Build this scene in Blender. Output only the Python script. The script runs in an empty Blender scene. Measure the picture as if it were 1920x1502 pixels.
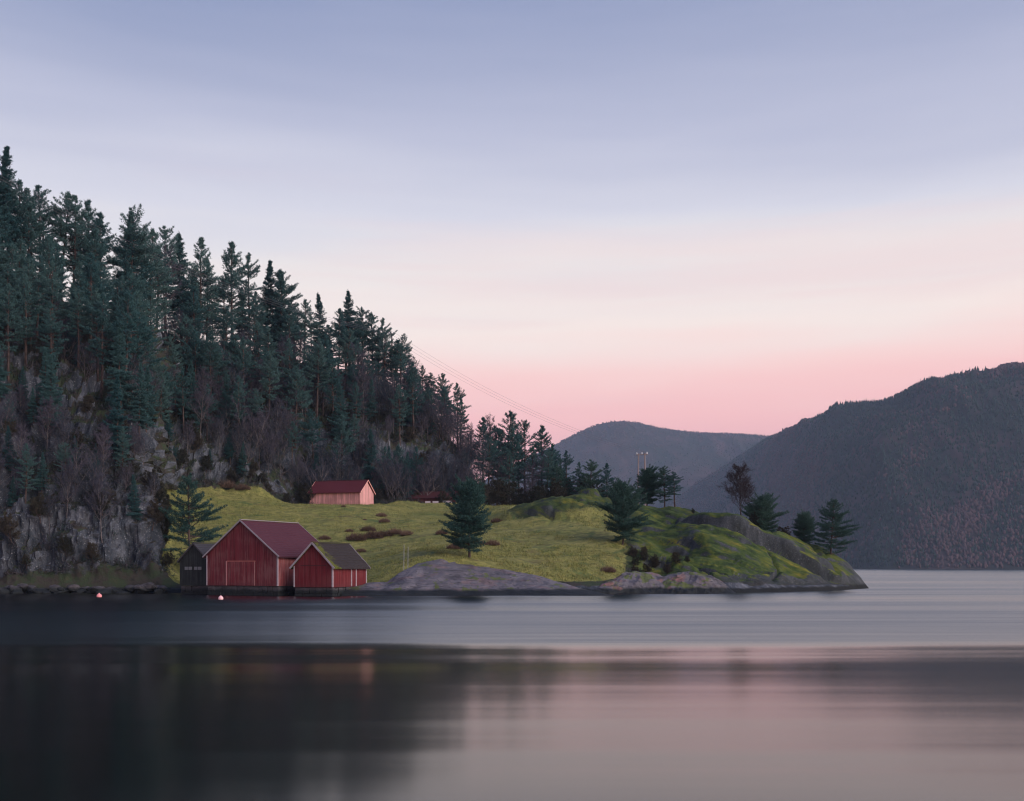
import bpy, math, random
import numpy as np
from mathutils import Vector
from mathutils.bvhtree import BVHTree

random.seed(7)
RNG = np.random.default_rng(7)
scene = bpy.context.scene
COL = scene.collection

# ------------------------------------------------------------------ camera
CAM_H, HORIZON, FPX = 3.3, 1063.0, 2000.0          # metres, photo row of the horizon, focal length in photo pixels
cam = bpy.data.cameras.new('camera')
cam.sensor_width = 36.0
cam.lens = 36.0 * FPX / 1920.0
cam.shift_y = (HORIZON - 751.0) / 1920.0
cam.clip_start, cam.clip_end = 0.5, 30000.0
cam_o = bpy.data.objects.new('camera', cam)
COL.objects.link(cam_o)
cam_o.location = (0, 0, CAM_H)
cam_o.rotation_euler = (math.radians(90), 0, 0)
scene.camera = cam_o

# ------------------------------------------------------------------ world, sun, exposure
def lin(r, g, b, a=1.0):
    f = lambda c: (c / 255.0 / 12.92) if c / 255.0 <= 0.04045 else ((c / 255.0 + 0.055) / 1.055) ** 2.4
    return (f(r), f(g), f(b), a)

SUN_EL, SUN_AZ = 24.0, 124.0      # degrees; azimuth clockwise from the view direction (+Y)
world = bpy.data.worlds.new('World')
scene.world = world
world.use_nodes = True
wn, wl = world.node_tree.nodes, world.node_tree.links
wn.clear()
w_out = wn.new('ShaderNodeOutputWorld')
w_bg = wn.new('ShaderNodeBackground')
w_tc = wn.new('ShaderNodeTexCoord')
w_sep = wn.new('ShaderNodeSeparateXYZ')
wl.new(w_tc.outputs['Generated'], w_sep.inputs[0])
w_map = wn.new('ShaderNodeMapping')
w_map.inputs['Scale'].default_value = (1.6, 1.6, 15.0)
w_map.inputs['Rotation'].default_value = (0.0, math.radians(7.0), 0.0)
wl.new(w_tc.outputs['Generated'], w_map.inputs[0])
w_noi = wn.new('ShaderNodeTexNoise')
w_noi.inputs['Scale'].default_value = 1.3
w_noi.inputs['Detail'].default_value = 5.0
w_noi.inputs['Roughness'].default_value = 0.45
wl.new(w_map.outputs[0], w_noi.inputs['Vector'])
w_off = wn.new('ShaderNodeMath'); w_off.operation = 'MULTIPLY_ADD'     # thin cloud sheets shift the glow up and down
w_off.inputs[1].default_value = 0.09
w_off.inputs[2].default_value = -0.045
wl.new(w_noi.outputs['Fac'], w_off.inputs[0])
w_add = wn.new('ShaderNodeMath'); w_add.operation = 'ADD'
wl.new(w_sep.outputs['Z'], w_add.inputs[0]); wl.new(w_off.outputs[0], w_add.inputs[1])
w_tilt = wn.new('ShaderNodeMath'); w_tilt.operation = 'MULTIPLY_ADD'   # the glow reaches higher on the sunset side
w_tilt.inputs[1].default_value = -0.02
wl.new(w_sep.outputs['X'], w_tilt.inputs[0]); wl.new(w_add.outputs[0], w_tilt.inputs[2])
w_ramp = wn.new('ShaderNodeValToRGB')
wl.new(w_tilt.outputs[0], w_ramp.inputs[0])
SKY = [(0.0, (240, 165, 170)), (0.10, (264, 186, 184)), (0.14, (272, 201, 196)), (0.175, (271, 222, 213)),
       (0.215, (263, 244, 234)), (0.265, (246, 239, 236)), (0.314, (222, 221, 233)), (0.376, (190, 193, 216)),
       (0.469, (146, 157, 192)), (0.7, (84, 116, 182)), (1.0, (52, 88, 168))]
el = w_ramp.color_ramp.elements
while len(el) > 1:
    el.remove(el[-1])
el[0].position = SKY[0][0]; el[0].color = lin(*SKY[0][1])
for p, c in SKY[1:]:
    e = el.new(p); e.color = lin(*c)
w_sky = wn.new('ShaderNodeTexSky')
w_sky.sky_type = 'NISHITA'
w_sky.sun_disc = False
w_sky.sun_elevation = math.radians(3.0)
w_sky.sun_rotation = math.radians(SUN_AZ)
w_mixs = wn.new('ShaderNodeVectorMath'); w_mixs.operation = 'MULTIPLY_ADD'
w_mixs.inputs[1].default_value = (0.02, 0.02, 0.02)
w_map2 = wn.new('ShaderNodeMapping')                    # faint slanting cloud wisps that catch the glow
w_map2.inputs['Scale'].default_value = (1.1, 1.1, 17.0)
w_map2.inputs['Rotation'].default_value = (0.0, math.radians(7.0), 0.0)
w_map2.inputs['Location'].default_value = (3.1, 0.4, 0.0)
wl.new(w_tc.outputs['Generated'], w_map2.inputs[0])
w_noi2 = wn.new('ShaderNodeTexNoise')
w_noi2.inputs['Scale'].default_value = 0.9; w_noi2.inputs['Detail'].default_value = 7.0; w_noi2.inputs['Roughness'].default_value = 0.55
wl.new(w_map2.outputs[0], w_noi2.inputs['Vector'])
w_wr = wn.new('ShaderNodeMapRange'); w_wr.interpolation_type = 'SMOOTHSTEP'
for i_, v_ in enumerate((0.52, 0.68, 0.0, 0.30)): w_wr.inputs[i_ + 1].default_value = v_
wl.new(w_noi2.outputs['Fac'], w_wr.inputs[0])
w_wm = wn.new('ShaderNodeMix'); w_wm.data_type = 'RGBA'
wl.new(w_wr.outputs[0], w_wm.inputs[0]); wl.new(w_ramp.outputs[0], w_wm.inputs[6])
w_wm.inputs[7].default_value = lin(252, 206, 206)
w_hi = wn.new('ShaderNodeMapRange')                      # the wisps thin out higher up
for i_, v_ in enumerate((0.26, 0.36, 1.0, 0.0)): w_hi.inputs[i_ + 1].default_value = v_
wl.new(w_sep.outputs['Z'], w_hi.inputs[0])
w_wf = wn.new('ShaderNodeMath'); w_wf.operation = 'MULTIPLY'
wl.new(w_wr.outputs[0], w_wf.inputs[0]); wl.new(w_hi.outputs[0], w_wf.inputs[1]); wl.new(w_wf.outputs[0], w_wm.inputs[0])
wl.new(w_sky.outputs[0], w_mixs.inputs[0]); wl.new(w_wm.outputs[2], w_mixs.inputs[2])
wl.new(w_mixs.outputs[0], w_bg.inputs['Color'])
w_bg.inputs['Strength'].default_value = 1.0
wl.new(w_bg.outputs[0], w_out.inputs['Surface'])

sun = bpy.data.lights.new('sun', 'SUN')
sun.energy = 3.7
sun.angle = math.radians(50.0)
sun.color = (1.0, 0.88, 0.85)
sun_o = bpy.data.objects.new('sun', sun)
COL.objects.link(sun_o)
sd = Vector((math.sin(math.radians(SUN_AZ)) * math.cos(math.radians(SUN_EL)),
             math.cos(math.radians(SUN_AZ)) * math.cos(math.radians(SUN_EL)), math.sin(math.radians(SUN_EL))))
sun_o.rotation_euler = sd.to_track_quat('Z', 'Y').to_euler()
sun_o.location = (60, -40, 80)

scene.view_settings.view_transform = 'Standard'
scene.view_settings.look = 'None'
scene.view_settings.exposure = 0.0
scene.view_settings.gamma = 1.0
scene.view_settings.use_curve_mapping = False
scene.render.engine = 'CYCLES'
scene.cycles.use_denoising = True
scene.cycles.max_bounces = 6
scene.cycles.diffuse_bounces = 2
scene.cycles.glossy_bounces = 3
scene.cycles.volume_bounces = 1
scene.cycles.filter_width = 1.15

# ------------------------------------------------------------------ helpers
def Zp(py, D):
    return CAM_H + (HORIZON - py) / FPX * D
def Xp(px, D):
    return (px - 960.0) / FPX * D

def _hash(ix, iy, iz, s):
    h = (ix * 374761393 + iy * 668265263 + iz * 2147483647 + s * 974634777) & 0xFFFFFFFF
    h = ((h ^ (h >> 13)) * 1274126177) & 0xFFFFFFFF
    h = ((h ^ (h >> 16)) * 2246822519) & 0xFFFFFFFF
    return ((h ^ (h >> 15)) & 0xFFFFFF) / float(0xFFFFFF) * 2.0 - 1.0
def vnoise(P, s=0):
    I = np.floor(P).astype(np.int64)
    F = P - I
    F = F * F * F * (F * (F * 6 - 15) + 10)
    out = np.zeros(len(P))
    for dx in (0, 1):
        wx = F[:, 0] if dx else 1 - F[:, 0]
        for dy in (0, 1):
            wy = F[:, 1] if dy else 1 - F[:, 1]
            for dz in (0, 1):
                wz = F[:, 2] if dz else 1 - F[:, 2]
                out += wx * wy * wz * _hash(I[:, 0] + dx, I[:, 1] + dy, I[:, 2] + dz, s)
    return out
def fbm(P, octaves=4, s=0, gain=0.5):
    out, a, f = np.zeros(len(P)), 1.0, 1.0
    for o in range(octaves):
        out += a * vnoise(P * f + 17.3 * o, s + o)
        a *= gain; f *= 2.03
    return out
def ridged(P, octaves=3, s=0):
    out, a, f = np.zeros(len(P)), 1.0, 1.0
    for o in range(octaves):
        out += a * (1.0 - 2.0 * np.abs(vnoise(P * f + 9.1 * o, s + o)))
        a *= 0.5; f *= 2.1
    return out
def sstep(a, b, x):
    t = np.clip((x - a) / (b - a), 0, 1)
    return t * t * (3 - 2 * t)

def mesh_np(name, V, F, mat, smooth=False):
    """V (n,3), F (m,3) or (m,4) integer arrays"""
    V = np.asarray(V, dtype=np.float32); F = np.asarray(F, dtype=np.int32)
    me = bpy.data.meshes.new(name)
    k = F.shape[1]
    me.vertices.add(len(V)); me.vertices.foreach_set('co', V.ravel())
    me.loops.add(F.size); me.loops.foreach_set('vertex_index', F.ravel())
    me.polygons.add(len(F))
    me.polygons.foreach_set('loop_start', np.arange(0, F.size, k, dtype=np.int32))
    me.polygons.foreach_set('loop_total', np.full(len(F), k, dtype=np.int32))
    if smooth:
        me.polygons.foreach_set('use_smooth', np.ones(len(F), dtype=bool))
    me.update(calc_edges=True)
    if mat: me.materials.append(mat)
    return me
def mesh_py(name, V, F, mat, smooth=False):
    me = bpy.data.meshes.new(name)
    me.from_pydata([tuple(v) for v in V], [], F)
    if smooth:
        for p in me.polygons: p.use_smooth = True
    me.update()
    if mat: me.materials.append(mat)
    return me
def link(name, data, parent=None, **props):
    o = bpy.data.objects.new(name, data)
    COL.objects.link(o)
    if parent is not None: o.parent = parent
    for k, v in props.items():
        if v is not None: o[k] = v
    return o
def grid_faces(nr, nc):
    i = np.arange(nr * nc).reshape(nr, nc)
    return np.stack([i[:-1, :-1], i[:-1, 1:], i[1:, 1:], i[1:, :-1]], -1).reshape(-1, 4)

# ------------------------------------------------------------------ materials
class NT:
    def __init__(self, name):
        self.m = bpy.data.materials.new(name); self.m.use_nodes = True
        self.n, self.l = self.m.node_tree.nodes, self.m.node_tree.links
        self.b = self.n['Principled BSDF']
    def new(self, t, **kw):
        nd = self.n.new(t)
        for k, v in kw.items(): setattr(nd, k, v)
        return nd
    def set(self, sock, v):
        if hasattr(v, 'is_output') or isinstance(v, bpy.types.NodeSocket): self.l.new(v, sock)
        else: sock.default_value = v
    def coord(self, kind='Object'):
        return self.new('ShaderNodeTexCoord').outputs[kind]
    def pos(self):
        return self.new('ShaderNodeNewGeometry').outputs['Position']
    def mapping(self, v, scale=(1, 1, 1), rot=(0, 0, 0)):
        n = self.new('ShaderNodeMapping'); self.set(n.inputs['Vector'], v)
        n.inputs['Scale'].default_value = scale; n.inputs['Rotation'].default_value = rot
        return n.outputs[0]
    def noise(self, v, scale, detail=4, rough=0.55, dist=0.0):
        n = self.new('ShaderNodeTexNoise'); self.set(n.inputs['Vector'], v)
        n.inputs['Scale'].default_value = scale; n.inputs['Detail'].default_value = detail
        n.inputs['Roughness'].default_value = rough; n.inputs['Distortion'].default_value = dist
        return n.outputs['Fac']
    def ramp(self, f, stops):
        n = self.new('ShaderNodeValToRGB'); self.set(n.inputs[0], f)
        e = n.color_ramp.elements
        while len(e) > 1: e.remove(e[-1])
        e[0].position, e[0].color = stops[0][0], tuple(stops[0][1]) + (1,)
        for p, c in stops[1:]:
            x = e.new(p); x.color = tuple(c) + (1,)
        return n.outputs[0]
    def rng(self, f, a, b, c=0.0, d=1.0, smooth=True):
        n = self.new('ShaderNodeMapRange'); self.set(n.inputs[0], f)
        if smooth: n.interpolation_type = 'SMOOTHSTEP'
        for i, v in enumerate((a, b, c, d)): self.set(n.inputs[i + 1], v)
        return n.outputs[0]
    def mix(self, f, a, b):
        n = self.new('ShaderNodeMix', data_type='RGBA'); self.set(n.inputs[0], f)
        for s, v in ((n.inputs[6], a), (n.inputs[7], b)):
            if isinstance(v, tuple) and len(v) == 3: v = v + (1,)
            self.set(s, v)
        return n.outputs[2]
    def math(self, op, a, b=0.0, c=0.0):
        n = self.new('ShaderNodeMath', operation=op)
        for i, v in enumerate((a, b, c)): self.set(n.inputs[i], v)
        return n.outputs[0]
    def bump(self, h, strength=0.5, dist=0.1):
        n = self.new('ShaderNodeBump'); self.set(n.inputs['Height'], h)
        n.inputs['Strength'].default_value = strength; n.inputs['Distance'].default_value = dist
        self.l.new(n.outputs[0], self.b.inputs['Normal'])
    def out(self, col, rough=0.85, spec=0.25):
        if isinstance(col, tuple) and len(col) == 3: col = col + (1,)
        self.set(self.b.inputs['Base Color'], col)
        self.set(self.b.inputs['Roughness'], rough)
        self.b.inputs['Specular IOR Level'].default_value = spec
        return self.m

def rock_nodes(t, P):
    streak = t.noise(t.mapping(P, (1.0, 1.0, 0.22)), 0.55, 6, 0.62, 0.4)
    fine = t.noise(P, 2.6, 5, 0.65)
    c = t.ramp(streak, [(0.28, (0.010, 0.016, 0.022)), (0.44, (0.034, 0.043, 0.055)), (0.58, (0.080, 0.090, 0.106)), (0.74, (0.19, 0.20, 0.215))])
    c = t.mix(t.rng(fine, 0.35, 0.75), c, t.mix(0.5, c, (0.05, 0.048, 0.05)))
    lich = t.noise(P, 5.5, 3, 0.6)
    c = t.mix(t.rng(lich, 0.60, 0.70, 0, 0.6), c, (0.36, 0.37, 0.37))
    return c, streak, fine

def mat_terrain():
    t = NT('terrain')
    P = t.pos()
    att = t.new('ShaderNodeAttribute', attribute_name='zone').outputs['Color']
    sep = t.new('ShaderNodeSeparateColor'); t.l.new(att, sep.inputs[0])
    grassm, rockm, mossm = sep.outputs[0], sep.outputs[1], sep.outputs[2]
    rock, streak, fine = rock_nodes(t, P)
    n1 = t.noise(P, 0.075, 4, 0.6, 0.6); n2 = t.noise(P, 0.9, 5, 0.7); n3 = t.noise(P, 0.28, 4, 0.6, 0.8)
    grass = t.ramp(n1, [(0.3, (0.13, 0.165, 0.042)), (0.45, (0.235, 0.225, 0.062)), (0.58, (0.28, 0.255, 0.075)), (0.72, (0.17, 0.19, 0.048))])
    grass = t.mix(t.rng(n2, 0.38, 0.66, 0.0, 0.7), grass, (0.082, 0.10, 0.028))
    grass = t.mix(t.rng(n3, 0.54, 0.68, 0.0, 0.8), grass, (0.075, 0.115, 0.034))
    n7 = t.noise(t.mapping(P, (0.5, 1.4, 1.0)), 0.42, 5, 0.65, 0.5)
    grass = t.mix(t.rng(n7, 0.55, 0.68, 0.0, 0.65), grass, (0.105, 0.085, 0.04))
    floor = t.ramp(t.noise(P, 0.5, 5, 0.65), [(0.3, (0.016, 0.018, 0.014)), (0.45, (0.040, 0.034, 0.028)), (0.58, (0.03, 0.045, 0.022)), (0.75, (0.055, 0.05, 0.028))])
    moss = t.ramp(t.noise(t.mapping(t.mapping(P, (1, 1, 1), (0, math.radians(-28), 0)), (0.5, .7, 1.5)), 0.5, 6, 0.7), [(0.34, (0.016, 0.028, 0.012)), (0.47, (0.044, 0.072, 0.017)), (0.58, (0.090, 0.105, 0.018)), (0.70, (0.21, 0.18, 0.026))])
    nz = t.new('ShaderNodeSeparateXYZ'); t.l.new(t.new('ShaderNodeNewGeometry').outputs['Normal'], nz.inputs[0])
    c = floor
    kz = t.new('ShaderNodeSeparateXYZ'); t.l.new(P, kz.inputs[0])
    lowrock = t.rng(t.math('ADD', kz.outputs[2], t.math('MULTIPLY', n3, 3.0)), 2.4, 4.0, 0.45, 0.0)        # bare rock above the tide line
    mossf = t.rng(t.math('SUBTRACT', t.math('ADD', nz.outputs[2], t.math('MULTIPLY', t.noise(t.mapping(t.mapping(P, (1, 1, 1), (0, math.radians(-28), 0)), (0.45, .6, 1.7)), 0.4, 6, 0.66), 1.5)), lowrock), 1.31, 1.50)
    knoll = t.mix(mossf, t.mix(.5, rock, (0.03, 0.034, 0.026)), moss)
    c = t.mix(mossm, c, knoll)
    rr = t.rng(t.math('ADD', rockm, t.math('MULTIPLY', t.math('SUBTRACT', n3, 0.5), 1.1)), 0.42, 0.60)
    c = t.mix(rr, c, rock)
    gg = t.rng(t.math('ADD', grassm, t.math('MULTIPLY', t.math('SUBTRACT', n2, 0.5), 0.7)), 0.42, 0.58)
    c = t.mix(gg, c, grass)
    sz = t.new('ShaderNodeSeparateXYZ'); t.l.new(P, sz.inputs[0])
    wet = t.rng(t.math('ADD', sz.outputs[2], t.math('MULTIPLY', t.noise(P, 0.6, 4), 0.7)), 0.75, 1.15)
    c = t.mix(wet, (0.012, 0.014, 0.014), c)
    t.bump(t.math('ADD', streak, t.math('MULTIPLY', fine, 0.6)), 0.7, 0.35)
    return t.out(c, 0.9, 0.2)

def mat_rock(name, moss=0.0, warm=0.0, dark=1.0):
    t = NT(name)
    P = t.pos()
    a = t.noise(t.mapping(P, (1.0, 0.5, 1.6), (0, 0, 0.4)), 0.45, 7, 0.62, 0.7)
    fine = t.noise(P, 3.0, 5, 0.7)
    c = t.ramp(a, [(0.25, (0.05 * dark, 0.048 * dark, 0.054 * dark)), (0.45, (0.115 * dark, 0.106 * dark, 0.114 * dark)), (0.6, (0.165 * dark, 0.150 * dark, 0.158 * dark)), (0.8, (0.25 * dark, 0.235 * dark, 0.24 * dark))])
    c = t.mix(t.rng(fine, 0.3, 0.8, 0, 0.5), c, (0.07 * dark, 0.066 * dark, 0.07 * dark))
    if warm:
        c = t.mix(t.rng(t.noise(P, 0.5, 4), 0.52, 0.66, 0, warm), c, (0.22, 0.10, 0.075))
    crk = t.math('ABSOLUTE', t.math('SUBTRACT', t.noise(t.mapping(P, (0.35, 1.2, 1.6), (0, 0, .5)), 0.55, 3, 0.55, 0.6), 0.5))
    c = t.mix(t.rng(crk, 0.0, 0.022, 0.75, 0.0), c, (0.022 * dark, 0.022 * dark, 0.025 * dark))
    nz = t.new('ShaderNodeSeparateXYZ'); t.l.new(t.new('ShaderNodeNewGeometry').outputs['Normal'], nz.inputs[0])
    if moss:
        mf = t.rng(t.noise(t.mapping(P, (1, 0.6, 1)), 0.55, 6, 0.65, 0.5), 0.64 - moss * 0.2, 0.70 - moss * 0.2, 0, 0.9)
        mf = t.math('MULTIPLY', mf, t.rng(nz.outputs[2], 0.55, 0.8))
        c = t.mix(mf, c, t.mix(fine, (0.05, 0.075, 0.018), (0.12, 0.135, 0.03)))
    sz = t.new('ShaderNodeSeparateXYZ'); t.l.new(P, sz.inputs[0])
    wet = t.rng(t.math('ADD', sz.outputs[2], t.math('MULTIPLY', t.noise(P, 0.5, 4), 0.6)), 0.80, 1.20)
    c = t.mix(wet, (0.010, 0.013, 0.014), c)
    t.bump(t.math('ADD', a, t.math('MULTIPLY', fine, 0.35)), 0.55, 0.3)
    return t.out(c, 0.8, 0.3)

def mat_needles(name, c1, c2):
    t = NT(name)
    r = t.new('ShaderNodeObjectInfo').outputs['Random']
    n = t.noise(t.pos(), 0.9, 3)
    f = t.math('ADD', t.math('MULTIPLY', r, 0.6), t.math('MULTIPLY', n, 0.5))
    return t.out(t.mix(t.rng(f, 0.15, 0.9), c1, c2), 0.75, 0.15)
def mat_bark(name, c1, c2, sc=3.0):
    t = NT(name)
    n = t.noise(t.mapping(t.coord(), (1, 1, 0.4)), sc, 4, 0.6)
    t.bump(n, 0.5, 0.03)
    return t.out(t.ramp(n, [(0.35, c1), (0.65, c2)]), 0.9, 0.15)
def mat_twig(name, c1, c2):
    t = NT(name)
    r = t.new('ShaderNodeObjectInfo').outputs['Random']
    f = t.math('ADD', t.math('MULTIPLY', r, 0.7), t.math('MULTIPLY', t.noise(t.pos(), 0.7, 3), 0.4))
    return t.out(t.mix(t.rng(f, 0.1, 0.9), c1, c2), 0.85, 0.12)

M_TERR = mat_terrain()
M_PINE = mat_needles('pine_needles', (0.026, 0.076, 0.080), (0.062, 0.124, 0.116))
M_PINE2 = mat_needles('lone_pine_needles', (0.024, 0.064, 0.056), (0.048, 0.098, 0.074))
M_SPRUCE = mat_needles('spruce_needles', (0.021, 0.066, 0.072), (0.044, 0.102, 0.100))
M_BARK = mat_bark('pine_bark', (0.032, 0.025, 0.024), (0.095, 0.066, 0.056))
M_BIRCH = mat_bark('birch_bark', (0.05, 0.042, 0.042), (0.17, 0.15, 0.148), 1.6)
M_TWIG = mat_twig('birch_twigs', (0.030, 0.045, 0.062), (0.070, 0.064, 0.088))
M_HEATH = mat_twig('heather_twigs', (0.085, 0.055, 0.042), (0.15, 0.098, 0.072))
M_SHRUB = mat_twig('shrub_twigs', (0.024, 0.028, 0.020), (0.055, 0.048, 0.036))
M_SLAB = mat_rock('slab_rock', 0.4, 0.25)
M_LEDGE = mat_rock('ledge_rock', 0.55, 0.6, 0.9)
M_SHORE = mat_rock('shore_rock', 0.2, 0.0, 0.55)

# ------------------------------------------------------------------ near terrain (shore, meadow, knoll, wooded hillside)
# each column: photo column, shore depth, then eight (depth, height) stations going inland
CT = {
 -700: (128, (133, 4), (139, 16), (146, 27), (158, 40), (182, 66), (190, 68), (230, 70), (320, 60)),
 -300: (131, (135, 3.5), (141, 14), (148, 26), (160, 39), (183, 61), (191, 63), (230, 65), (320, 55)),
 0: (134, (137.5, 2.5), (143, Zp(905, 143)), (150, Zp(790, 150)), (162, Zp(655, 162)), (183, Zp(525, 183)), (192, 55), (230, 57), (320, 48)),
 150: (135, (138, 3), (142, Zp(925, 142)), (149, Zp(810, 149)), (164, Zp(695, 164)), (190, Zp(605, 190)), (198, 48), (235, 49), (320, 40)),
 262: (136, (139, 3.5), (143, Zp(955, 143)), (150, Zp(860, 150)), (168, Zp(745, 168)), (200, Zp(632, 200)), (208, 47.5), (240, 48), (320, 40)),
 312: (133, (139, 1.2), (152, 5), (192, Zp(928, 192)), (202, Zp(850, 202)), (222, Zp(640, 222)), (230, 51), (255, 51), (330, 40)),
 340: (130, (138, 1.0), (152, 5), (198, Zp(921, 198)), (208, Zp(840, 208)), (228, Zp(648, 228)), (236, 51), (262, 51), (335, 40)),
 450: (125, (137, 0.9), (152, 5.4), (204, Zp(925, 204)), (214, Zp(835, 214)), (240, Zp(668, 240)), (250, 51), (275, 51), (340, 38)),
 580: (122, (134, 1.0), (152, 5.2), (207, Zp(938, 207)), (219, Zp(850, 219)), (250, Zp(695, 250)), (258, 50), (285, 49), (345, 32)),
 690: (121, (130, 1.3), (152, 5.4), (210, Zp(944, 210)), (223, Zp(850, 223)), (256, Zp(722, 256)), (264, 47), (290, 44), (350, 25)),
 780: (126, (134, 3.9), (152, 6.4), (214, Zp(946, 214)), (227, Zp(858, 227)), (258, Zp(770, 258)), (266, 41), (292, 36), (350, 15)),
 835: (126, (135, 4.3), (152, 6.9), (215, Zp(947, 215)), (228, Zp(880, 228)), (254, Zp(835, 254)), (262, 31), (290, 26), (345, 8)),
 880: (126, (135, 4.2), (152, 6.8), (214, Zp(947, 214)), (230, Zp(934, 230)), (250, 19.2), (260, 18), (285, 12), (330, 1)),
 940: (126, (134, 3.2), (152, 6.5), (196, Zp(950, 196)), (225, 15.6), (245, 16), (258, 15), (280, 9), (320, -2)),
 1050: (127, (133, 2.1), (150, 6.2), (182, Zp(950, 182)), (205, 14.0), (235, 15), (250, 13.5), (275, 7), (310, -4)),
 1110: (128, (135, 1.9), (150, 6.0), (182, Zp(940, 182)), (205, 14.2), (235, 14), (248, 12), (270, 6), (305, -4)),
 1180: (130, (139, 2.0), (152, 6.7), (178, Zp(946, 178)), (200, 13.6), (225, 12.5), (240, 10), (262, 4), (300, -4)),
 1250: (133, (143, 2.5), (155, 7.6), (174, Zp(953, 174)), (188, 13), (204, 11), (222, 7), (245, 1), (280, -5)),
 1320: (135, (142, 3.2), (154, 8), (168, Zp(958, 168)), (180, 11.5), (195, 8.5), (212, 4.5), (230, -1), (270, -6)),
 1380: (135, (141, 3.2), (152, 7), (165, Zp(974, 165)), (175, 9.6), (187, 6.8), (202, 2.5), (220, -1.5), (260, -6)),
 1450: (139, (144, 2.8), (153, 5.2), (164, Zp(1009, 164)), (173, 7), (183, 4.6), (195, 1.6), (208, -1.5), (250, -6)),
 1520: (145, (149, 2.3), (156, 3.9), (164, Zp(1038, 164)), (171, 4.8), (179, 3.2), (188, .8), (198, -2), (240, -6)),
 1580: (153, (156, 1.9), (160, 2.9), (165, Zp(1057, 165)), (170, 3.4), (175, 2), (182, .2), (190, -2), (235, -6)),
 1613: (160, (161.5, .9), (163, 1.4), (165, 1.5), (168, 1.2), (171, .5), (175, -.6), (185, -3), (230, -6)),
 1632: (162, (163, -.6), (165, -.8), (166, -1), (169, -1.4), (172, -2), (176, -3), (186, -4), (230, -7)),
 1700: (162, (163, -3), (165, -3), (166, -3), (169, -4), (172, -4), (176, -5), (186, -6), (230, -8)),
}
cpx = np.array(sorted(CT))
ctab = np.array([[(CT[p][0] - 9, -4.5), (CT[p][0], -0.15 if p < 1625 else -2.0)] + list(CT[p][1:]) for p in cpx], dtype=float)
cols = np.concatenate([np.arange(-700, -60, 12.0), np.arange(-60, 1701, 3.0)])
def smooth1(a, n, axis):
    for _ in range(n):
        p = np.concatenate([np.take(a, [0], axis), a, np.take(a, [-1], axis)], axis)
        s = [slice(None)] * a.ndim
        def sl(x, y):
            q = list(s); q[axis] = slice(x, y); return tuple(q)
        a = 0.25 * p[sl(0, -2)] + 0.5 * p[sl(1, -1)] + 0.25 * p[sl(2, None)]
    return a
ck = np.stack([np.stack([np.interp(cols, cpx, ctab[:, k, j]) for j in (0, 1)], -1) for k in range(10)], 1)
ck = smooth1(ck, 10, 0)
SUB = [3, 14, 26, 40, 22, 40, 10, 12, 8]
tk = np.concatenate([np.linspace(k, k + 1, n, endpoint=False) for k, n in enumerate(SUB)] + [[9.0]])
TD = np.stack([np.interp(tk, np.arange(10), ck[i, :, 0]) for i in range(len(cols))])     # (col,row) depth
TZ = np.stack([np.interp(tk, np.arange(10), ck[i, :, 1]) for i in range(len(cols))])
TD = smooth1(TD, 6, 1); TZ = smooth1(TZ, 6, 1)
off = 11 * vnoise(np.column_stack([tk * 2.3, tk * 0, tk * 0]), 4) + 7 * vnoise(np.column_stack([tk * 6.1, tk * 0, tk * 0]), 5) - np.interp(tk, [1, 1.8, 2.6, 3.2, 4], [12, 26, 16, -2, -8])
win = sstep(190, 260, cols) * (1 - sstep(340, 420, cols))
for j in range(len(tk)):
    cc = cols + off[j] * win
    TD[:, j] = np.interp(cc, cols, TD[:, j]); TZ[:, j] = np.interp(cc, cols, TZ[:, j])
PX = np.repeat(cols[:, None], len(tk), 1); TK = np.repeat(tk[None], len(cols), 0)
TX = (PX - 960.0) / FPX * TD
# zones
hill = np.where(PX + (off[None] * win[:, None]) < 287, sstep(1.3, 2.2, TK), sstep(3.85, 4.35, TK)) * (1 - sstep(865, 905, PX))
hill = np.clip(smooth1(hill, 4, 0), 0, 1)
knoll = sstep(1130, 1215, PX) * sstep(1.2, 1.8, TK)
hum = np.exp(-((PX - 1045) / 95.0) ** 2) * np.exp(-((TD - 178) / 7.5) ** 2)
hum2 = np.exp(-((PX - 1105) / 50.0) ** 2) * np.exp(-((TD - 181) / 7.0) ** 2)
TZ = TZ + 2.1 * hum + 1.2 * hum2
hum = np.clip(hum * 1.5 + hum2, 0, 1)
P0 = np.stack([TX, TD, TZ], -1)
dx = np.gradient(P0, axis=0); dy = np.gradient(P0, axis=1)
N = np.cross(dx, dy); N /= np.linalg.norm(N, axis=-1, keepdims=True) + 1e-9
Pf = P0.reshape(-1, 3)
crag = ridged(Pf * np.array([.16, .16, .05]), 4, 3) * 1.25 + fbm(Pf * 0.09, 3, 11) * 1.8 + ridged(Pf * np.array([.5, .5, .2]), 4, 5) * 0.75
soft = fbm(Pf * 0.06, 3, 21) * 0.55 + fbm(Pf * 0.35, 3, 25) * 0.14
u_ = Pf[:, 0] * .80 - Pf[:, 2] * .55 + Pf[:, 1] * .15; v_ = Pf[:, 0] * .42 + Pf[:, 2] * .85 + Pf[:, 1] * .25      # strata dip to the right
strata = np.column_stack([u_ * .045, v_ * .26, Pf[:, 1] * .05])
na2 = vnoise(np.column_stack([u_ * .09, v_ * .62, Pf[:, 1] * .08]) + 3, 38)
na, nb_ = vnoise(strata, 35), vnoise(np.column_stack([u_ * .11, v_ * .09, Pf[:, 1] * .1]) + 5, 36)
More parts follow.
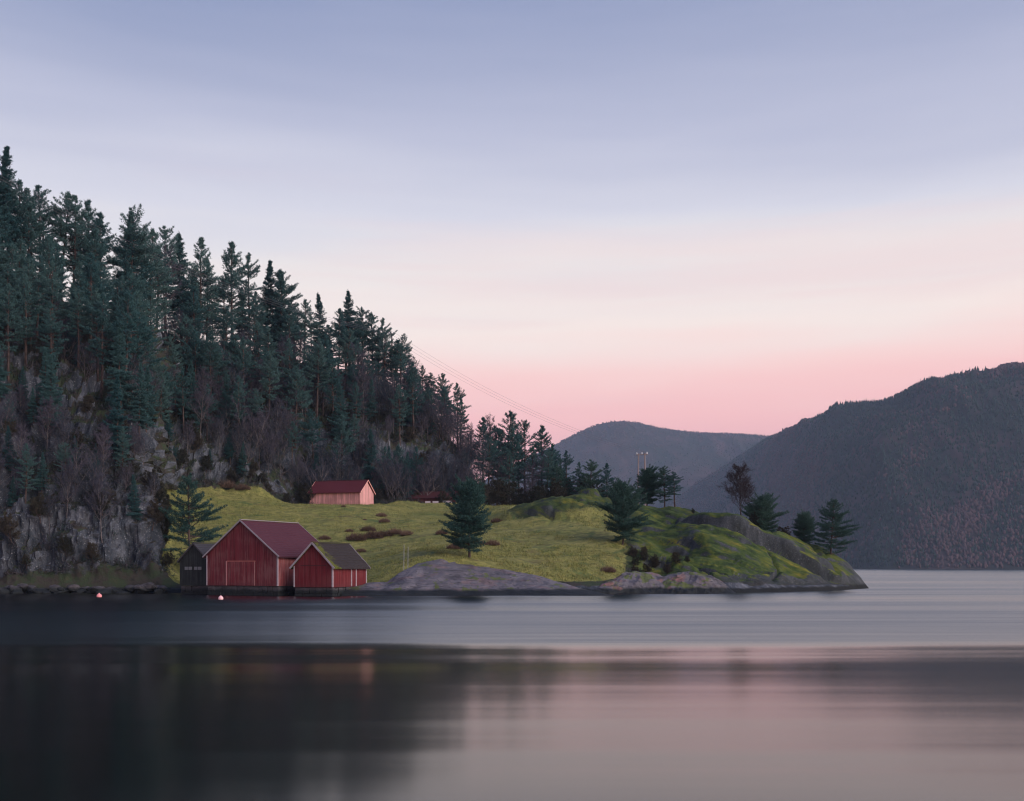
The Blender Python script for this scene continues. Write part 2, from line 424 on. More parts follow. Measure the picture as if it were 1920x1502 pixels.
lump = (fbm(Pf * 0.10, 2, 31) * 1.0 + 1.1 * sstep(-.08, .12, na) - .5 - 1.0 * np.exp(-(na / .09) ** 2) - .7 * np.exp(-(nb_ / .05) ** 2) + .45 * sstep(-.08, .1, na2) - .45 * np.exp(-(na2 / .1) ** 2)
        + fbm(np.column_stack([u_ * .25, v_ * 1.1, Pf[:, 1] * .3]), 3, 37) * 0.2 + fbm(Pf * .33, 3, 39) * .38)
kn = np.clip(np.maximum(knoll, hum * 0.8), 0, 1).ravel()
lump = lump * (1 - .75 * sstep(1540, 1610, PX.ravel()))
hl = hill.ravel()
shore_fade = (sstep(0.6, 2.0, TK)).ravel()
disp = (crag * hl + (1 - hl) * (soft * (1 - kn) + lump * kn)) * (0.25 + 0.75 * shore_fade)
Pf = Pf + N.reshape(-1, 3) * disp[:, None]
bx_, by_ = -33.5, 208.5                                   # level stand for the barn
rad = np.hypot(Pf[:, 0] - bx_, (Pf[:, 1] - by_) * .8)
wgt = 1 - sstep(7.5, 17.0, rad)
Pf[:, 2] = Pf[:, 2] * (1 - wgt) + (15.25 + (Pf[:, 1] - 205) * .06) * wgt
rad = np.hypot((Pf[:, 0] - Xp(815, 221)) * .6, Pf[:, 1] - 221.5)  # and for the maroon house
wgt = 1 - sstep(5.0, 10.0, rad)
Pf[:, 2] = Pf[:, 2] * (1 - wgt) + np.minimum(Pf[:, 2], 15.55) * wgt
T3 = Pf.reshape(P0.shape)
dx = np.gradient(T3, axis=0); dy = np.gradient(T3, axis=1)
N = np.cross(dx, dy); N /= np.linalg.norm(N, axis=-1, keepdims=True) + 1e-9
slope = 1 - np.abs(N[..., 2])
rockz = hill * (sstep(0.42, 0.72, slope + 0.16 * fbm(Pf * 0.12, 3, 41).reshape(slope.shape)) * 0.8)
for (a, b, kd0, kd1, s) in ((-80, 310, 1.9, 4.3, .30), (150, 285, 1.9, 3.2, .25), (480, 870, 4.2, 5.15, .40), (-60, 70, 3.3, 4.4, .3), (800, 870, 4.2, 6, .3)):
    rockz += s * sstep(a - 20, a + 20, PX) * (1 - sstep(b - 20, b + 20, PX)) * sstep(kd0 - .2, kd0 + .2, TK) * (1 - sstep(kd1 - .2, kd1 + .2, TK)) * hill
rockz += np.where(PX < 320, .3, .9) * (1 - sstep(1.2, 1.7, TK))
grassz = (1 - hill) * (1 - np.maximum(knoll, hum * .85)) * sstep(1.5, 1.9, TK)
zone = np.stack([np.clip(grassz, 0, 1), np.clip(rockz, 0, 1), np.clip(np.maximum(knoll, hum * .85) * (1 - hill), 0, 1), np.ones_like(hill)], -1).reshape(-1, 4)
TF = grid_faces(len(cols), len(tk))
TF = TF[:, ::-1] if N[..., 2].mean() < 0 else TF
me = mesh_np('terrain', Pf, TF, M_TERR, True)
crisp = (hl > .6)[TF].all(axis=1)
me.polygons.foreach_set('use_smooth', ~crisp)
at = me.attributes.new('zone', 'FLOAT_COLOR', 'POINT')
at.data.foreach_set('color', zone.astype(np.float32).ravel())
link('terrain', me, kind='structure')
BVH = BVHTree.FromPolygons(Pf.tolist(), TF.tolist())
EYE = Vector((0, 0, CAM_H))
def ground(x, y):
    h = BVH.ray_cast(Vector((x, y, 300)), Vector((0, 0, -1)))
    return h[0].z if h[0] else 0.0
def hit(px, py):
    d = Vector(((px - 960) / FPX, 1.0, (HORIZON - py) / FPX)).normalized()
    h = BVH.ray_cast(EYE, d)
    return h[0]

# ------------------------------------------------------------------ water
def mat_water():
    t = NT('fjord_water')
    P = t.pos()
    s = t.new('ShaderNodeSeparateXYZ'); t.l.new(P, s.inputs[0])
    wob = t.noise(t.mapping(P, (0.012, 0.10, 1.0)), 1.0, 4, 0.6)
    dist = t.math('ADD', s.outputs[1], t.math('MULTIPLY', t.math('SUBTRACT', wob, 0.5), 22.0))
    ruff = t.rng(dist, 34.0, 55.0)                      # wind-ruffled water begins beyond the calm near water
    patch = t.rng(t.noise(t.mapping(P, (0.004, 0.05, 1.0)), 1.0, 4, 0.6), 0.3, 0.7, 0.75, 1.15)
    w1 = t.math('SUBTRACT', t.noise(t.mapping(P, (0.04, 1.1, 1.0)), 1.0, 4, 0.6), 0.5)
    w2 = t.math('SUBTRACT', t.noise(t.mapping(P, (0.012, 0.42, 1.0)), 1.0, 4, 0.6), 0.5)
    rs = t.math('MULTIPLY', patch, t.math('MULTIPLY_ADD', w1, 0.09, 0.155))         # facets that face the viewer
    cs = t.math('MULTIPLY_ADD', w2, 0.05, t.rng(dist, 24.0, 38.0, 0.017, -0.002))    # slight swell up close, a slick in between
    mx = t.new('ShaderNodeMix', data_type='FLOAT')
    t.set(mx.inputs[0], ruff); t.set(mx.inputs[2], cs); t.set(mx.inputs[3], rs)
    nrm = t.new('ShaderNodeCombineXYZ')
    t.set(nrm.inputs[1], t.math('MULTIPLY', mx.outputs[0], -1.0)); nrm.inputs[2].default_value = 1.0
    nn = t.new('ShaderNodeVectorMath', operation='NORMALIZE'); t.l.new(nrm.outputs[0], nn.inputs[0])
    t.l.new(nn.outputs[0], t.b.inputs['Normal'])
    m = t.out((0.0003, 0.0010, 0.0015), t.rng(ruff, 0, 1, 0.14, 0.22), 0.5)
    t.set(t.b.inputs['IOR'], t.rng(ruff, 0, 1, 1.44, 1.85))
    return m
link('water', mesh_py('water', [(-6000, -1500, 0), (6000, -1500, 0), (6000, 7500, 0), (-6000, 7500, 0)], [(0, 1, 2, 3)], mat_water()), kind='structure')

# ------------------------------------------------------------------ far mountains
def mat_mountain():
    t = NT('wooded_mountain')
    P = t.pos()
    n = t.noise(P, 0.006, 6, 0.65, 0.6); f = t.noise(P, 0.05, 4, 0.7)
    c = t.ramp(n, [(0.3, (0.012, 0.020, 0.017)), (0.5, (0.024, 0.022, 0.022)), (0.65, (0.065, 0.038, 0.040))])
    c = t.mix(t.rng(f, 0.60, 0.75, 0, .5), c, (0.12, 0.11, 0.105))
    return t.out(c, 0.9, 0.1)
M_MTN = mat_mountain()
def far_hill(name, label_pts, amp, seed, n_cols, n_rows, back):
    """label_pts: (px, shore depth, ridge depth, ridge photo row)"""
    a = np.array(label_pts, dtype=float)
    px = np.linspace(a[0, 0], a[-1, 0], n_cols)
    sh, rd, ry = [smooth1(np.interp(px, a[:, 0], a[:, k]), 8, 0) for k in (1, 2, 3)]
    t = np.linspace(0, 1 + back, n_rows)
    D = sh[:, None] + (rd - sh)[:, None] * t[None]
    zr = CAM_H + (HORIZON - ry) / FPX * rd
    prof = np.where(t <= 1, 1 - (1 - np.clip(t, 0, 1)) ** 1.45, 1 - 0.55 * (t - 1))
    Z = zr[:, None] * prof[None] - 3.0 * (t[None] < 0.001)
    X = (px[:, None] - 960) / FPX * D
    Q = np.stack([X, D, Z], -1).reshape(-1, 3)
    w = (np.clip(t, 0, 1) * (1 - 0.97 * np.exp(-((t - 1) / .30) ** 2)))[None].repeat(n_cols, 0).ravel()
    sc = 1.0 / (zr.mean() * 0.55)
    d = ridged(np.stack([Q[:, 0] * sc * 1.3, Q[:, 1] * sc * .55, Q[:, 2] * sc * .3], -1), 5, seed)
    d2 = fbm(Q * sc * 6, 3, seed + 7)
    Q[:, 2] += (d * amp * zr.mean() + d2 * amp * .12 * zr.mean()) * w
    F = grid_faces(n_cols, n_rows)[:, ::-1]
    o = link(name, mesh_np(name, Q, F, M_MTN, True), kind='structure')
    return Q.reshape(n_cols, n_rows, 3)
MT = far_hill('mountain', [(1180, 3300, 4300, 990), (1280, 3100, 4200, 935), (1350, 2900, 4000, 885), (1400, 2700, 3800, 851), (1440, 2450, 3500, 826), (1500, 2100, 3000, 801), (1560, 1780, 2700, 778), (1650, 1640, 2450, 762), (1720, 1620, 2400, 742),
              (1800, 1610, 2350, 713), (1920, 1600, 2300, 693), (2100, 1600, 2300, 665), (2500, 1600, 2300, 610), (2900, 1600, 2300, 600)], 0.15, 51, 420, 150, .35)
HL = far_hill('hill', [(700, 3900, 4700, 985), (850, 3900, 4700, 935), (950, 3900, 4700, 880), (1040, 3900, 4700, 835), (1095, 3900, 4700, 807), (1130, 3900, 4700, 794), (1165, 3900, 4700, 790), (1200, 3900, 4700, 794), (1235, 3900, 4700, 803),
              (1300, 3900, 4750, 811), (1380, 3900, 4800, 814), (1440, 3900, 4850, 819), (1560, 3900, 4900, 826), (1700, 3900, 4900, 850)], 0.07, 71, 300, 100, .3)

def far_wood(name, grids, n, mat, kind, seed, hmin, hmax, sel):
    r = np.random.default_rng(seed)
    pts = []
    for G, m in grids:
        nc, nr = G.shape[:2]
        i = r.integers(0, int((nc - 1) * (.5 if G is MT else 1)), m); j = r.integers(0, int(nr * .85), m)
        u, v = r.random(m)[:, None], r.random(m)[:, None]
        p = (G[i, j] * (1 - u) + G[i + 1, j] * u) * (1 - v) + (G[i, j + 1] * (1 - u) + G[i + 1, j + 1] * u) * v
        pts.append(p)
    p = np.concatenate(pts)
    a_ = p[:, 0] * .75 + p[:, 2] * .66; b_ = p[:, 0] * -.66 + p[:, 2] * .75
    q = 1.3 * fbm(np.column_stack([a_ * .0035, b_ * .011, p[:, 1] * .002]), 4, 91) + r.normal(0, .2, len(p))
    p = p[(q > -.2) if sel else (q <= 0.25)]
    p = p[p[:, 2] > 1.0]
    m = len(p)
    h = r.uniform(hmin, hmax, m)
    if kind == 'cone':
        ang = np.linspace(0, 2 * np.pi, 6)[:-1]
        rings = [(0.12, .20), (0.42, .15), (0.40, .20), (0.75, .08)]
        tmpl = [[math.cos(x) * rr, math.sin(x) * rr, zz] for zz, rr in rings for x in ang] + [[0, 0, 1.0]]
        F = []
        for k in range(3):
            for e in range(5):
                a, b = k * 5 + e, k * 5 + (e + 1) % 5
                F += [(a, b, b + 5), (a, b + 5, a + 5)]
        F += [(15 + e, 15 + (e + 1) % 5, 20) for e in range(5)]
    else:
        ang = np.linspace(0, 2 * np.pi, 6)[:-1]
        rings = [(0.15, .22), (0.5, .38), (0.85, .24)]
        tmpl = [[math.cos(x) * rr, math.sin(x) * rr, zz] for zz, rr in rings for x in ang] + [[0, 0, 1.0]]
        F = []
        for k in range(2):
            for e in range(5):
                a, b = k * 5 + e, k * 5 + (e + 1) % 5
                F += [(a, b, b + 5), (a, b + 5, a + 5)]
        F += [(10 + e, 10 + (e + 1) % 5, 15) for e in range(5)]
    tmpl = np.array(tmpl); F = np.array(F)
    V = tmpl[None] * h[:, None, None]
    V = V * (1 + r.normal(0, .16, V.shape))
    V = V + p[:, None, :] - np.array([0, 0, 1.0])
    FF = (F[None] + (np.arange(m) * len(tmpl))[:, None, None]).reshape(-1, 3)
    return link(name, mesh_np(name, V.reshape(-1, 3), FF, mat), kind='stuff')
M_FARCON = mat_needles('far_conifers', (0.012, 0.030, 0.026), (0.026, 0.048, 0.036))
M_FARDEC = NT('far_bare_woods')
M_FARDEC = M_FARDEC.out(M_FARDEC.mix(M_FARDEC.noise(M_FARDEC.pos(), 0.02, 4), (0.042, 0.033, 0.035), (0.110, 0.062, 0.064)), 0.9, 0.1)
o = far_wood('conifer_woods', [(MT, 22000), (HL, 12000)], 0, M_FARCON, 'cone', 5, 5.5, 10.5, False)
o['label'] = 'dark conifer woods covering the far mountainsides across the fjord'; o['category'] = 'woods'
o = far_wood('leafless_woods', [(MT, 30000), (HL, 9000)], 0, M_FARDEC, 'round', 6, 4.5, 8, True)
o['label'] = 'brown leafless woods in patches on the far mountainsides'; o['category'] = 'woods'

# ------------------------------------------------------------------ tree meshes
def tube(pts, rad, sides=5):
    pts = np.asarray(pts, float); n = len(pts)
    V, F = [], []
    t = np.gradient(pts, axis=0); t /= np.linalg.norm(t, axis=1, keepdims=True) + 1e-9
    for i in range(n):
        a = np.cross(t[i], (0.31, 0.95, 0.1)); a /= np.linalg.norm(a) + 1e-9
        b = np.cross(t[i], a)
        for k in range(sides):
            w = 2 * math.pi * k / sides
            V.append(pts[i] + rad[i] * (math.cos(w) * a + math.sin(w) * b))
    for i in range(n - 1):
        for k in range(sides):
            k2 = (k + 1) % sides
            F.append((i * sides + k, i * sides + k2, (i + 1) * sides + k2, (i + 1) * sides + k))
    return V, F
class Acc:
    def __init__(s): s.V, s.F = [], []
    def add(s, VF):
        o = len(s.V); s.V += list(VF[0]); s.F += [tuple(i + o for i in f) for f in VF[1]]
def slivers(P, Dv, L, W, r):
    """thin triangles from P along Dv"""
    P, Dv = np.asarray(P), np.asarray(Dv)
    side = np.cross(Dv, r.normal(size=P.shape)); side /= np.linalg.norm(side, axis=1, keepdims=True) + 1e-9
    W = np.asarray(W)[:, None] if np.ndim(W) else W
    V = np.stack([P - side * W, P + side * W, P + Dv * np.asarray(L)[:, None]], 1).reshape(-1, 3)
    return V, np.arange(len(V)).reshape(-1, 3)

def conifer(seed, H=18.0, base=0.4, R=3.0, kind='pine', step=0.62, per=5, ncard=13, card=0.36, sparse=0.12, lean=0.03):
    r = np.random.default_rng(seed)
    wood = Acc()
    n = 12
    tz = np.linspace(-0.6, H * 0.985, n)
    wob = np.cumsum(r.normal(0, 0.06, (n, 2)), 0) + np.outer(np.maximum(tz, 0), r.normal(0, lean, 2))
    trunk = np.column_stack([wob, tz])
    r0 = 0.012 * H + 0.03
    wood.add(tube(trunk, r0 * (1 - np.clip(tz / H, 0, 1)) ** 0.8 + 0.025, 6))
    tp, td = [], []
    z = base * H
    ph = r.uniform(0, 6.28)
    lobes = r.uniform(0, 6.28, 3)
    while z < H * 0.985:
        t = (z / H - base) / (1 - base)
        if kind == 'pine':
            prof = min(1.0, 0.55 + 1.6 * t) if t < .28 else (1 - t) ** 0.72 * 1.27
            elev = math.radians(-8 + 55 * t)
        elif kind == 'round':
            prof = math.sin(math.pi * min(1, 0.18 + 0.80 * t)) ** 0.7
            elev = math.radians(-6 + 62 * t)
        elif kind == 'layer':
            prof = (min(1.0, 0.7 + 1.2 * t) if t < .25 else (1 - t) ** 0.62 * 1.2)
            elev = math.radians(-4 + 34 * t)
        else:
            prof = (1 - t) ** 0.9 * (1.0 if t > .06 else .75)
            elev = math.radians(-14 + 50 * t)
        prof = max(prof * min(1.0, (1 - t) * 5 + .3), 0.05)
        nb = per if t < .85 else max(3, per - 1)
        for b in range(nb):
            if r.random() < sparse: continue
            az = ph + 2 * math.pi * b / nb + r.normal(0, .28)
            L = R * prof * (r.uniform(.62, 1.15) if kind == 'round' else r.uniform(.4, 1.25)) * (1 + .16 * math.sin(az + lobes[0]) + .12 * math.sin(2 * az + lobes[1]))
            e = elev + r.normal(0, .2)
            zz = z + r.normal(0, step * .38)
            cx = np.interp(zz, tz, trunk[:, 0]); cy = np.interp(zz, tz, trunk[:, 1])
            ns = max(4, int(L / 0.26))
            s = np.linspace(0, 1, ns + 1)
            hd = np.array([math.cos(az), math.sin(az), 0])
            up = L * (math.sin(e) * s + (0.16 if kind != 'spruce' else -0.08) * s ** 2 + (0.12 * s ** 4 if kind == 'spruce' else 0))
            pts = np.array([cx, cy, zz]) + np.outer(s * L * math.cos(e), hd)
            pts[:, 2] += up
            sw = np.cross(hd, (0, 0, 1)) * r.normal(0, .2) * L
            pts += np.outer(s ** 2, sw)
            if L > 0.7:
                wood.add(tube(pts[[0, ns // 2, ns]], [0.016 + 0.014 * L, 0.012 + 0.007 * L, 0.006], 3))
            dirs = np.gradient(pts, axis=0); dirs /= np.linalg.norm(dirs, axis=1, keepdims=True)
            s0 = {'pine': .34, 'layer': .3, 'round': .12}.get(kind, .15)
            k = s > s0
            tp.append(pts[k]); td.append(dirs[k])
            side = np.cross(hd, (0, 0, 1))
            for i in np.where(k)[0]:
                for sg in (-1, 1):
                    ll = (L * 0.46 * (1.05 - s[i]) + .12) * r.uniform(.4, 1.35)
                    m = max(1, int(ll / .24))
                    d2 = dirs[i] * .62 + side * sg * .8 + np.array([0, 0, .12 if kind != 'spruce' else -.1]); d2 /= np.linalg.norm(d2)
                    q = pts[i] + np.outer(np.linspace(.3, 1, m) * ll, d2)
                    tp.append(q + r.normal(0, .04, q.shape)); td.append(np.repeat(d2[None], m, 0))
        ph += 0.7
        z += step * r.uniform(.75, 1.25) * (1 - .35 * t)
    tp = np.concatenate(tp + [np.array([[trunk[-1, 0], trunk[-1, 1], H * q] for q in (.96, .975, .99)])])
    td = np.concatenate(td + [np.array([[0, 0, 1.0]] * 3)])
    m = len(tp)
    P = np.repeat(tp, ncard, 0) + r.normal(0, .07, (m * ncard, 3))
    D = np.repeat(td, ncard, 0) * .75 + r.normal(0, .55, (m * ncard, 3)) + np.array([0, 0, .28 if kind != 'spruce' else .05])
    D /= np.linalg.norm(D, axis=1, keepdims=True) + 1e-9
    V, F = slivers(P, D, card * r.uniform(.6, 1.15, len(P)), card * .10, r)
    top = max(V[:, 2].max(), H)
    return wood, V, F, H

def bare_tree(seed, H=12.0, spread=1.0, first=0.2, nlimb=20, sub=8, tw=6, upright=1.0, multi=1, wide=0.02):
    r = np.random.default_rng(seed)
    wood = Acc(); tp, td, tl = [], [], []
    for st in range(multi):
        n = 9
        tz = np.linspace(-0.5, H * (0.97 if st == 0 else r.uniform(.7, .95)), n)
        ln = r.normal(0, .05 if multi == 1 else .2, 2)
        trunk = np.column_stack([np.cumsum(r.normal(0, .09, (n, 2)), 0) + np.outer(tz, ln), tz])
        wood.add(tube(trunk, (0.007 * H + .02) * (1 - np.clip(tz / H, 0, 1)) ** .9 / math.sqrt(multi) + .012, 5))
        for k in range(nlimb // multi + 1):
            t = first + (0.97 - first) * (k + r.random()) / (nlimb // multi + 1)
            z = t * tz[-1]
            p0 = np.array([np.interp(z, tz, trunk[:, 0]), np.interp(z, tz, trunk[:, 1]), z])
            az = k * 2.4 + r.normal(0, .4)
            L = H * (0.36 * (1 - t) ** .7 + .07) * r.uniform(.7, 1.25)
            a = math.radians(r.uniform(30, 58)) * spread * (1 - .35 * t)
            d = np.array([math.sin(a) * math.cos(az), math.sin(a) * math.sin(az), math.cos(a)])
            s = np.linspace(0, 1, 5)
            pts = p0 + np.outer(s * L, d); pts[:, 2] += L * .10 * upright * s ** 2
            pts[1:] += r.normal(0, .04 * L, (4, 3)) * .6
            wood.add(tube(pts, 0.016 * L * (1 - s) * .5 + .010, 4))
            for j in range(sub):
                u = r.uniform(.25, 1.0)
                q0 = np.array([np.interp(u, s, pts[:, c]) for c in range(3)])
                d2 = d + r.normal(0, .55, 3) + np.array([0, 0, .25 * upright]); d2 /= np.linalg.norm(d2)
                L2 = L * .5 * (1.15 - u * .6) * r.uniform(.5, 1.2)
                q1 = q0 + d2 * L2 * .5 + r.normal(0, .05 * L2, 3); q2 = q0 + d2 * L2
                wood.add(tube([q0, q1, q2], [.008 * L2 + .008, .005 * L2 + .006, .004], 3))
                for w in range(tw):
                    v = r.uniform(.15, 1.0)
                    b0 = q0 + (q2 - q0) * v
                    d3 = d2 + r.normal(0, .55, 3) + np.array([0, 0, .1 * upright]); d3 /= np.linalg.norm(d3)
                    l3 = L2 * .55 * r.uniform(.5, 1.1) + .15
                    tp.append(b0); td.append(d3); tl.append(l3)
                    for x in range(3):
                        d4 = d3 + r.normal(0, .5, 3); d4 /= np.linalg.norm(d4)
                        tp.append(b0 + d3 * l3 * r.uniform(.2, .9)); td.append(d4); tl.append(l3 * r.uniform(.3, .7))
    V, F = slivers(np.array(tp), np.array(td), np.array(tl), wide, r)
    return wood, V, F, H

def shrub(seed, R=1.0, Hh=0.9, n=1500, w=0.020, up=0.5):
    r = np.random.default_rng(seed)
    a = r.uniform(0, 6.283, n); q = np.sqrt(r.random(n)) * R
    dome = 0.75 + 0.25 * np.sin(3 * a + seed) * r.random(n)
    P = np.column_stack([q * np.cos(a), q * np.sin(a), np.abs(r.random(n)) * Hh * .7 * np.sqrt(np.clip(1 - (q / R) ** 2, 0.03, 1)) * dome])
    D = np.column_stack([P[:, 0] / R, P[:, 1] / R, np.full(n, up + .2)]) + r.normal(0, .5, (n, 3))
    D[:, 2] = np.abs(D[:, 2]); D /= np.linalg.norm(D, axis=1, keepdims=True)
    return slivers(P, D, r.uniform(.12, .55, n) * max(R, .7), np.full(n, w), r)

def proto(name, res, wood_mat, leaf_mat):
    wood, V, F, H = res
    return dict(wood=mesh_py(name + '_trunk', wood.V, wood.F, wood_mat), leaf=mesh_np(name + '_crown', V, F, leaf_mat), H=H)
PINES = [proto('pine', conifer(s, 18, b, R, 'pine', .72, 6, 9, .34, sp), M_BARK, M_PINE)
         for s, b, R, sp in ((1, .30, 3.7, .18), (2, .36, 4.0, .24), (3, .26, 3.4, .18), (4, .42, 3.9, .28), (5, .34, 3.2, .2), (6, .45, 4.2, .3), (7, .3, 3.7, .3), (8, .38, 3.1, .28), (9, .5, 3.8, .28))]
SPRUCES = [proto('spruce', conifer(s, 20, b, R, 'spruce', .55, 7, 9, .34, .2), M_BARK, M_SPRUCE)
           for s, b, R in ((11, .14, 3.8), (12, .2, 3.2), (13, .1, 4.2), (14, .25, 3.5))]
ROUNDP = [proto('round_pine', conifer(s, 9.2, .15, R, 'round', .40, 8, 9, .30, .2), M_BARK, M_PINE2)
          for s, R in ((21, 3.35), (22, 3.0), (23, 3.6))]
LAYERP = [proto('layered_pine', conifer(s, 11, b, R, 'layer', .72, 7, 10, .30, .16), M_BARK, M_PINE2)
          for s, b, R in ((31, .10, 4.0), (32, .2, 3.4), (33, .24, 3.0))]
BIRCHES = [proto('birch', bare_tree(s, 12, sp, f, 24, 9, 7, 1.0, mu, .017), M_BIRCH, M_TWIG)
           for s, sp, f, mu in ((41, .9, .25, 1), (42, 1.1, .2, 2), (43, .8, .3, 1), (44, 1.2, .15, 3), (45, 1.0, .3, 1))]
M_DARKTWIG = mat_twig('dark_twigs', (0.026, 0.022, 0.025), (0.050, 0.040, 0.043))
BIRCH_DARK = [proto('leafless_tree', bare_tree(s, 9.4, 1.0, .3, 36, 10, 8, 1.4, 1, .015), M_DARKTWIG, M_DARKTWIG) for s in (51, 52)]
BUSHY = [proto('bushy_tree', bare_tree(s, 6, 1.3, .06, 36, 10, 9, .6, 4, .03), M_BARK, M_SHRUB) for s in (61, 62)]

def tree(p, name, x, y, h, label, cat, group=None, rz=None, z=None, wx=1.0):
    z = ground(x, y) if z is None else z
    s = h / p['H']
    e = bpy.data.objects.new(name, None); COL.objects.link(e)
    e.location = (x, y, z - 0.05); e.scale = (s * wx, s * wx, s)
    e.rotation_euler = (0, 0, random.uniform(0, 6.28) if rz is None else rz)
    e.empty_display_size = 0.5
    e['label'] = label; e['category'] = cat
    if group: e['group'] = group
    link('trunk', p['wood'], e); link('crown', p['leaf'], e)
    return e

# ------------------------------------------------------------------ hillside skyline trees: (photo column, photo row of the tip, kind)
RIDGE_D = lambda px: float(np.interp(px, [-100, 0, 150, 262, 312, 450, 580, 690, 780, 835, 880], [182, 183, 190, 200, 222, 240, 250, 256, 258, 254, 240]))
SKYL = [(-30, 245, 's'), (1, 271, 's'), (15, 326, 'p'), (39, 334, 'p'), (54, 350, 'p'), (79, 347, 'p'), (112, 350, 'p'), (138, 371, 'p'), (169, 373, 'p'),
        (189, 397, 'p'), (237, 388, 's'), (255, 397, 'p'), (274, 419, 'p'), (309, 427, 'p'), (338, 431, 's'), (374, 445, 'p'), (436, 452, 'p'),
        (467, 476, 'p'), (497, 483, 's'), (526, 500, 's'), (540, 504, 'p'), (570, 562, 'p'), (604, 546, 's'), (655, 541, 's'), (680, 573, 'p'),
        (699, 583, 'p'), (718, 597, 'p'), (760, 630, 'p'), (791, 684, 'p'), (810, 698, 'p'), (828, 699, 'p'), (860, 718, 'p')]
ORD = ['first', 'second', 'third', 'fourth', 'fifth', 'sixth', 'seventh', 'eighth', 'ninth', 'tenth', 'eleventh', 'twelfth', 'thirteenth', 'fourteenth', 'fifteenth', 'sixteenth']
taken = []
for i, (px, py, k) in enumerate(SKYL):
    D = RIDGE_D(px) + random.uniform(-4, 3)
    x = Xp(px, D); zg = ground(x, D)
    h = Zp(py, D) - zg
    if h > 27:                                       # keep real tree heights: stand it further up the ridge
        D += 6; x = Xp(px, D); zg = ground(x, D); h = Zp(py, D) - zg
    pr = random.choice(SPRUCES if k == 's' else PINES)
    nm = 'spruce_tree' if k == 's' else 'pine_tree'
    what = 'dense pointed spruce' if k == 's' else 'open crowned pine'
    if i < 16: lab = '%s on the wooded skyline, %s conifer tip from the left edge' % (what, ORD[i])
    else: lab = '%s on the wooded skyline, %s conifer tip leftwards from where the ridge drops' % (what, ORD[len(SKYL) - 1 - i])
    tree(pr, nm, x, D, h, lab, 'tree', 'skyline conifers', None, zg - .2, 1.0 if h > 14 else 1.2)
    taken.append((x, D))
# second rank standing between the skyline tips, a little lower
for i in range(30):
    px = -40 + i * 31 + random.uniform(-8, 8)
    if px > 860: break
    py = float(np.interp(px, [q[0] for q in SKYL], [q[1] for q in SKYL])) + random.uniform(22, 75)
    D = RIDGE_D(px) + random.uniform(-3, 5); x = Xp(px, D); zg = ground(x, D); h = Zp(py, D) - zg
    if h < 5 or any((x - a) ** 2 + (D - b) ** 2 < 1.5 for a, b in taken): continue
    tree(random.choice(PINES), 'pine_tree', x, D, h, 'shorter pine between the tall tips along the wooded skyline', 'tree', 'shorter ridge pines', None, zg - .2, 1.1)
    taken.append((x, D))
# leafless trees standing in the skyline gaps
for px, py, lab in ((780, 672, 'leafless tree on the ridge just right of the pole'), (300, 470, 'leafless crown behind the skyline pines at the ridge')):
    D = RIDGE_D(px); x = Xp(px, D); zg = ground(x, D)
    tree(BIRCHES[0], 'birch_tree', x, D, Zp(py, D) - zg, lab, 'tree', None, None, zg - .2)

# forest on the slope below the skyline
SKX = np.array([s[0] for s in SKYL]); SKY_ = np.array([s[1] for s in SKYL])
ZONES = [(130, 'on the hillside at the left edge'), (300, 'on the hillside left of the boathouses'), (450, 'on the hillside above the large boathouse'), (590, 'on the hillside left of the salmon barn'), (710, 'on the hillside above the salmon barn'), (2000, 'on the hillside right of the salmon barn')]
def place_slope(n, protos, name, label, hr, kmin, kmax, mind, pxr, wx=1.0, margin=22, rockmax=2.0, left_kmin=None):
    cnt, tries = 0, 0
    while cnt < n and tries < n * 60:
        tries += 1
        ci = random.randrange(len(cols)); px = cols[ci]
        if not (pxr[0] < px < pxr[1]): continue
        km = left_kmin if (left_kmin is not None and px < 287) else kmin
        k = random.uniform(km, kmax)
        ri = int(np.argmin(np.abs(tk - k)))
        x, y, z = T3[ci, ri]
        if hill[ci, ri] < .6 or rockz[ci, ri] > rockmax: continue
        ppx = 960 + FPX * x / y
        h = random.uniform(*hr)
        top = HORIZON - (z + h - CAM_H) / y * FPX
        lim = np.interp(ppx, SKX, SKY_) + margin
        if top < lim:
            h2 = (CAM_H + (HORIZON - lim) / FPX * y) - z
            if h2 < hr[0] * .75: continue
            h = h2
        if any((x - a) ** 2 + (y - b) ** 2 < mind ** 2 for a, b in taken): continue
        taken.append((x, y))
        where = next(w for lim_, w in ZONES if ppx < lim_)
        tree(random.choice(protos), name, x, y, h, label + ' ' + where, 'shrub' if 'shrub' in name else 'tree', label + ' ' + where, None, z - .25, wx)
        cnt += 1
    return cnt
place_slope(118, PINES, 'pine_tree', 'dark pine inside the forest', (10, 18), 4.9, 6.2, 2.4, (-110, 850), left_kmin=4.3)
place_slope(34, SPRUCES, 'spruce_tree', 'dark pointed spruce inside the forest', (8, 15), 4.7, 6.1, 2.3, (-110, 800), left_kmin=3.6)
place_slope(40, SPRUCES + PINES[:3], 'pine_tree', 'small young pine among leafless trees', (4, 8), 4.3, 5.6, 1.8, (-80, 850), left_kmin=2.6)
place_slope(150, BIRCHES, 'birch_tree', 'leafless purplish birch', (6, 12), 4.5, 5.9, 1.3, (290, 868))
place_slope(42, BIRCHES, 'birch_tree', 'leafless purplish birch', (4, 9), 4.5, 5.4, 1.6, (-110, 290), left_kmin=2.3)
place_slope(110, BUSHY, 'leafless_shrub', 'leafless shrub', (1.6, 4.2), 4.15, 5.5, 1.0, (-110, 868), left_kmin=1.7)

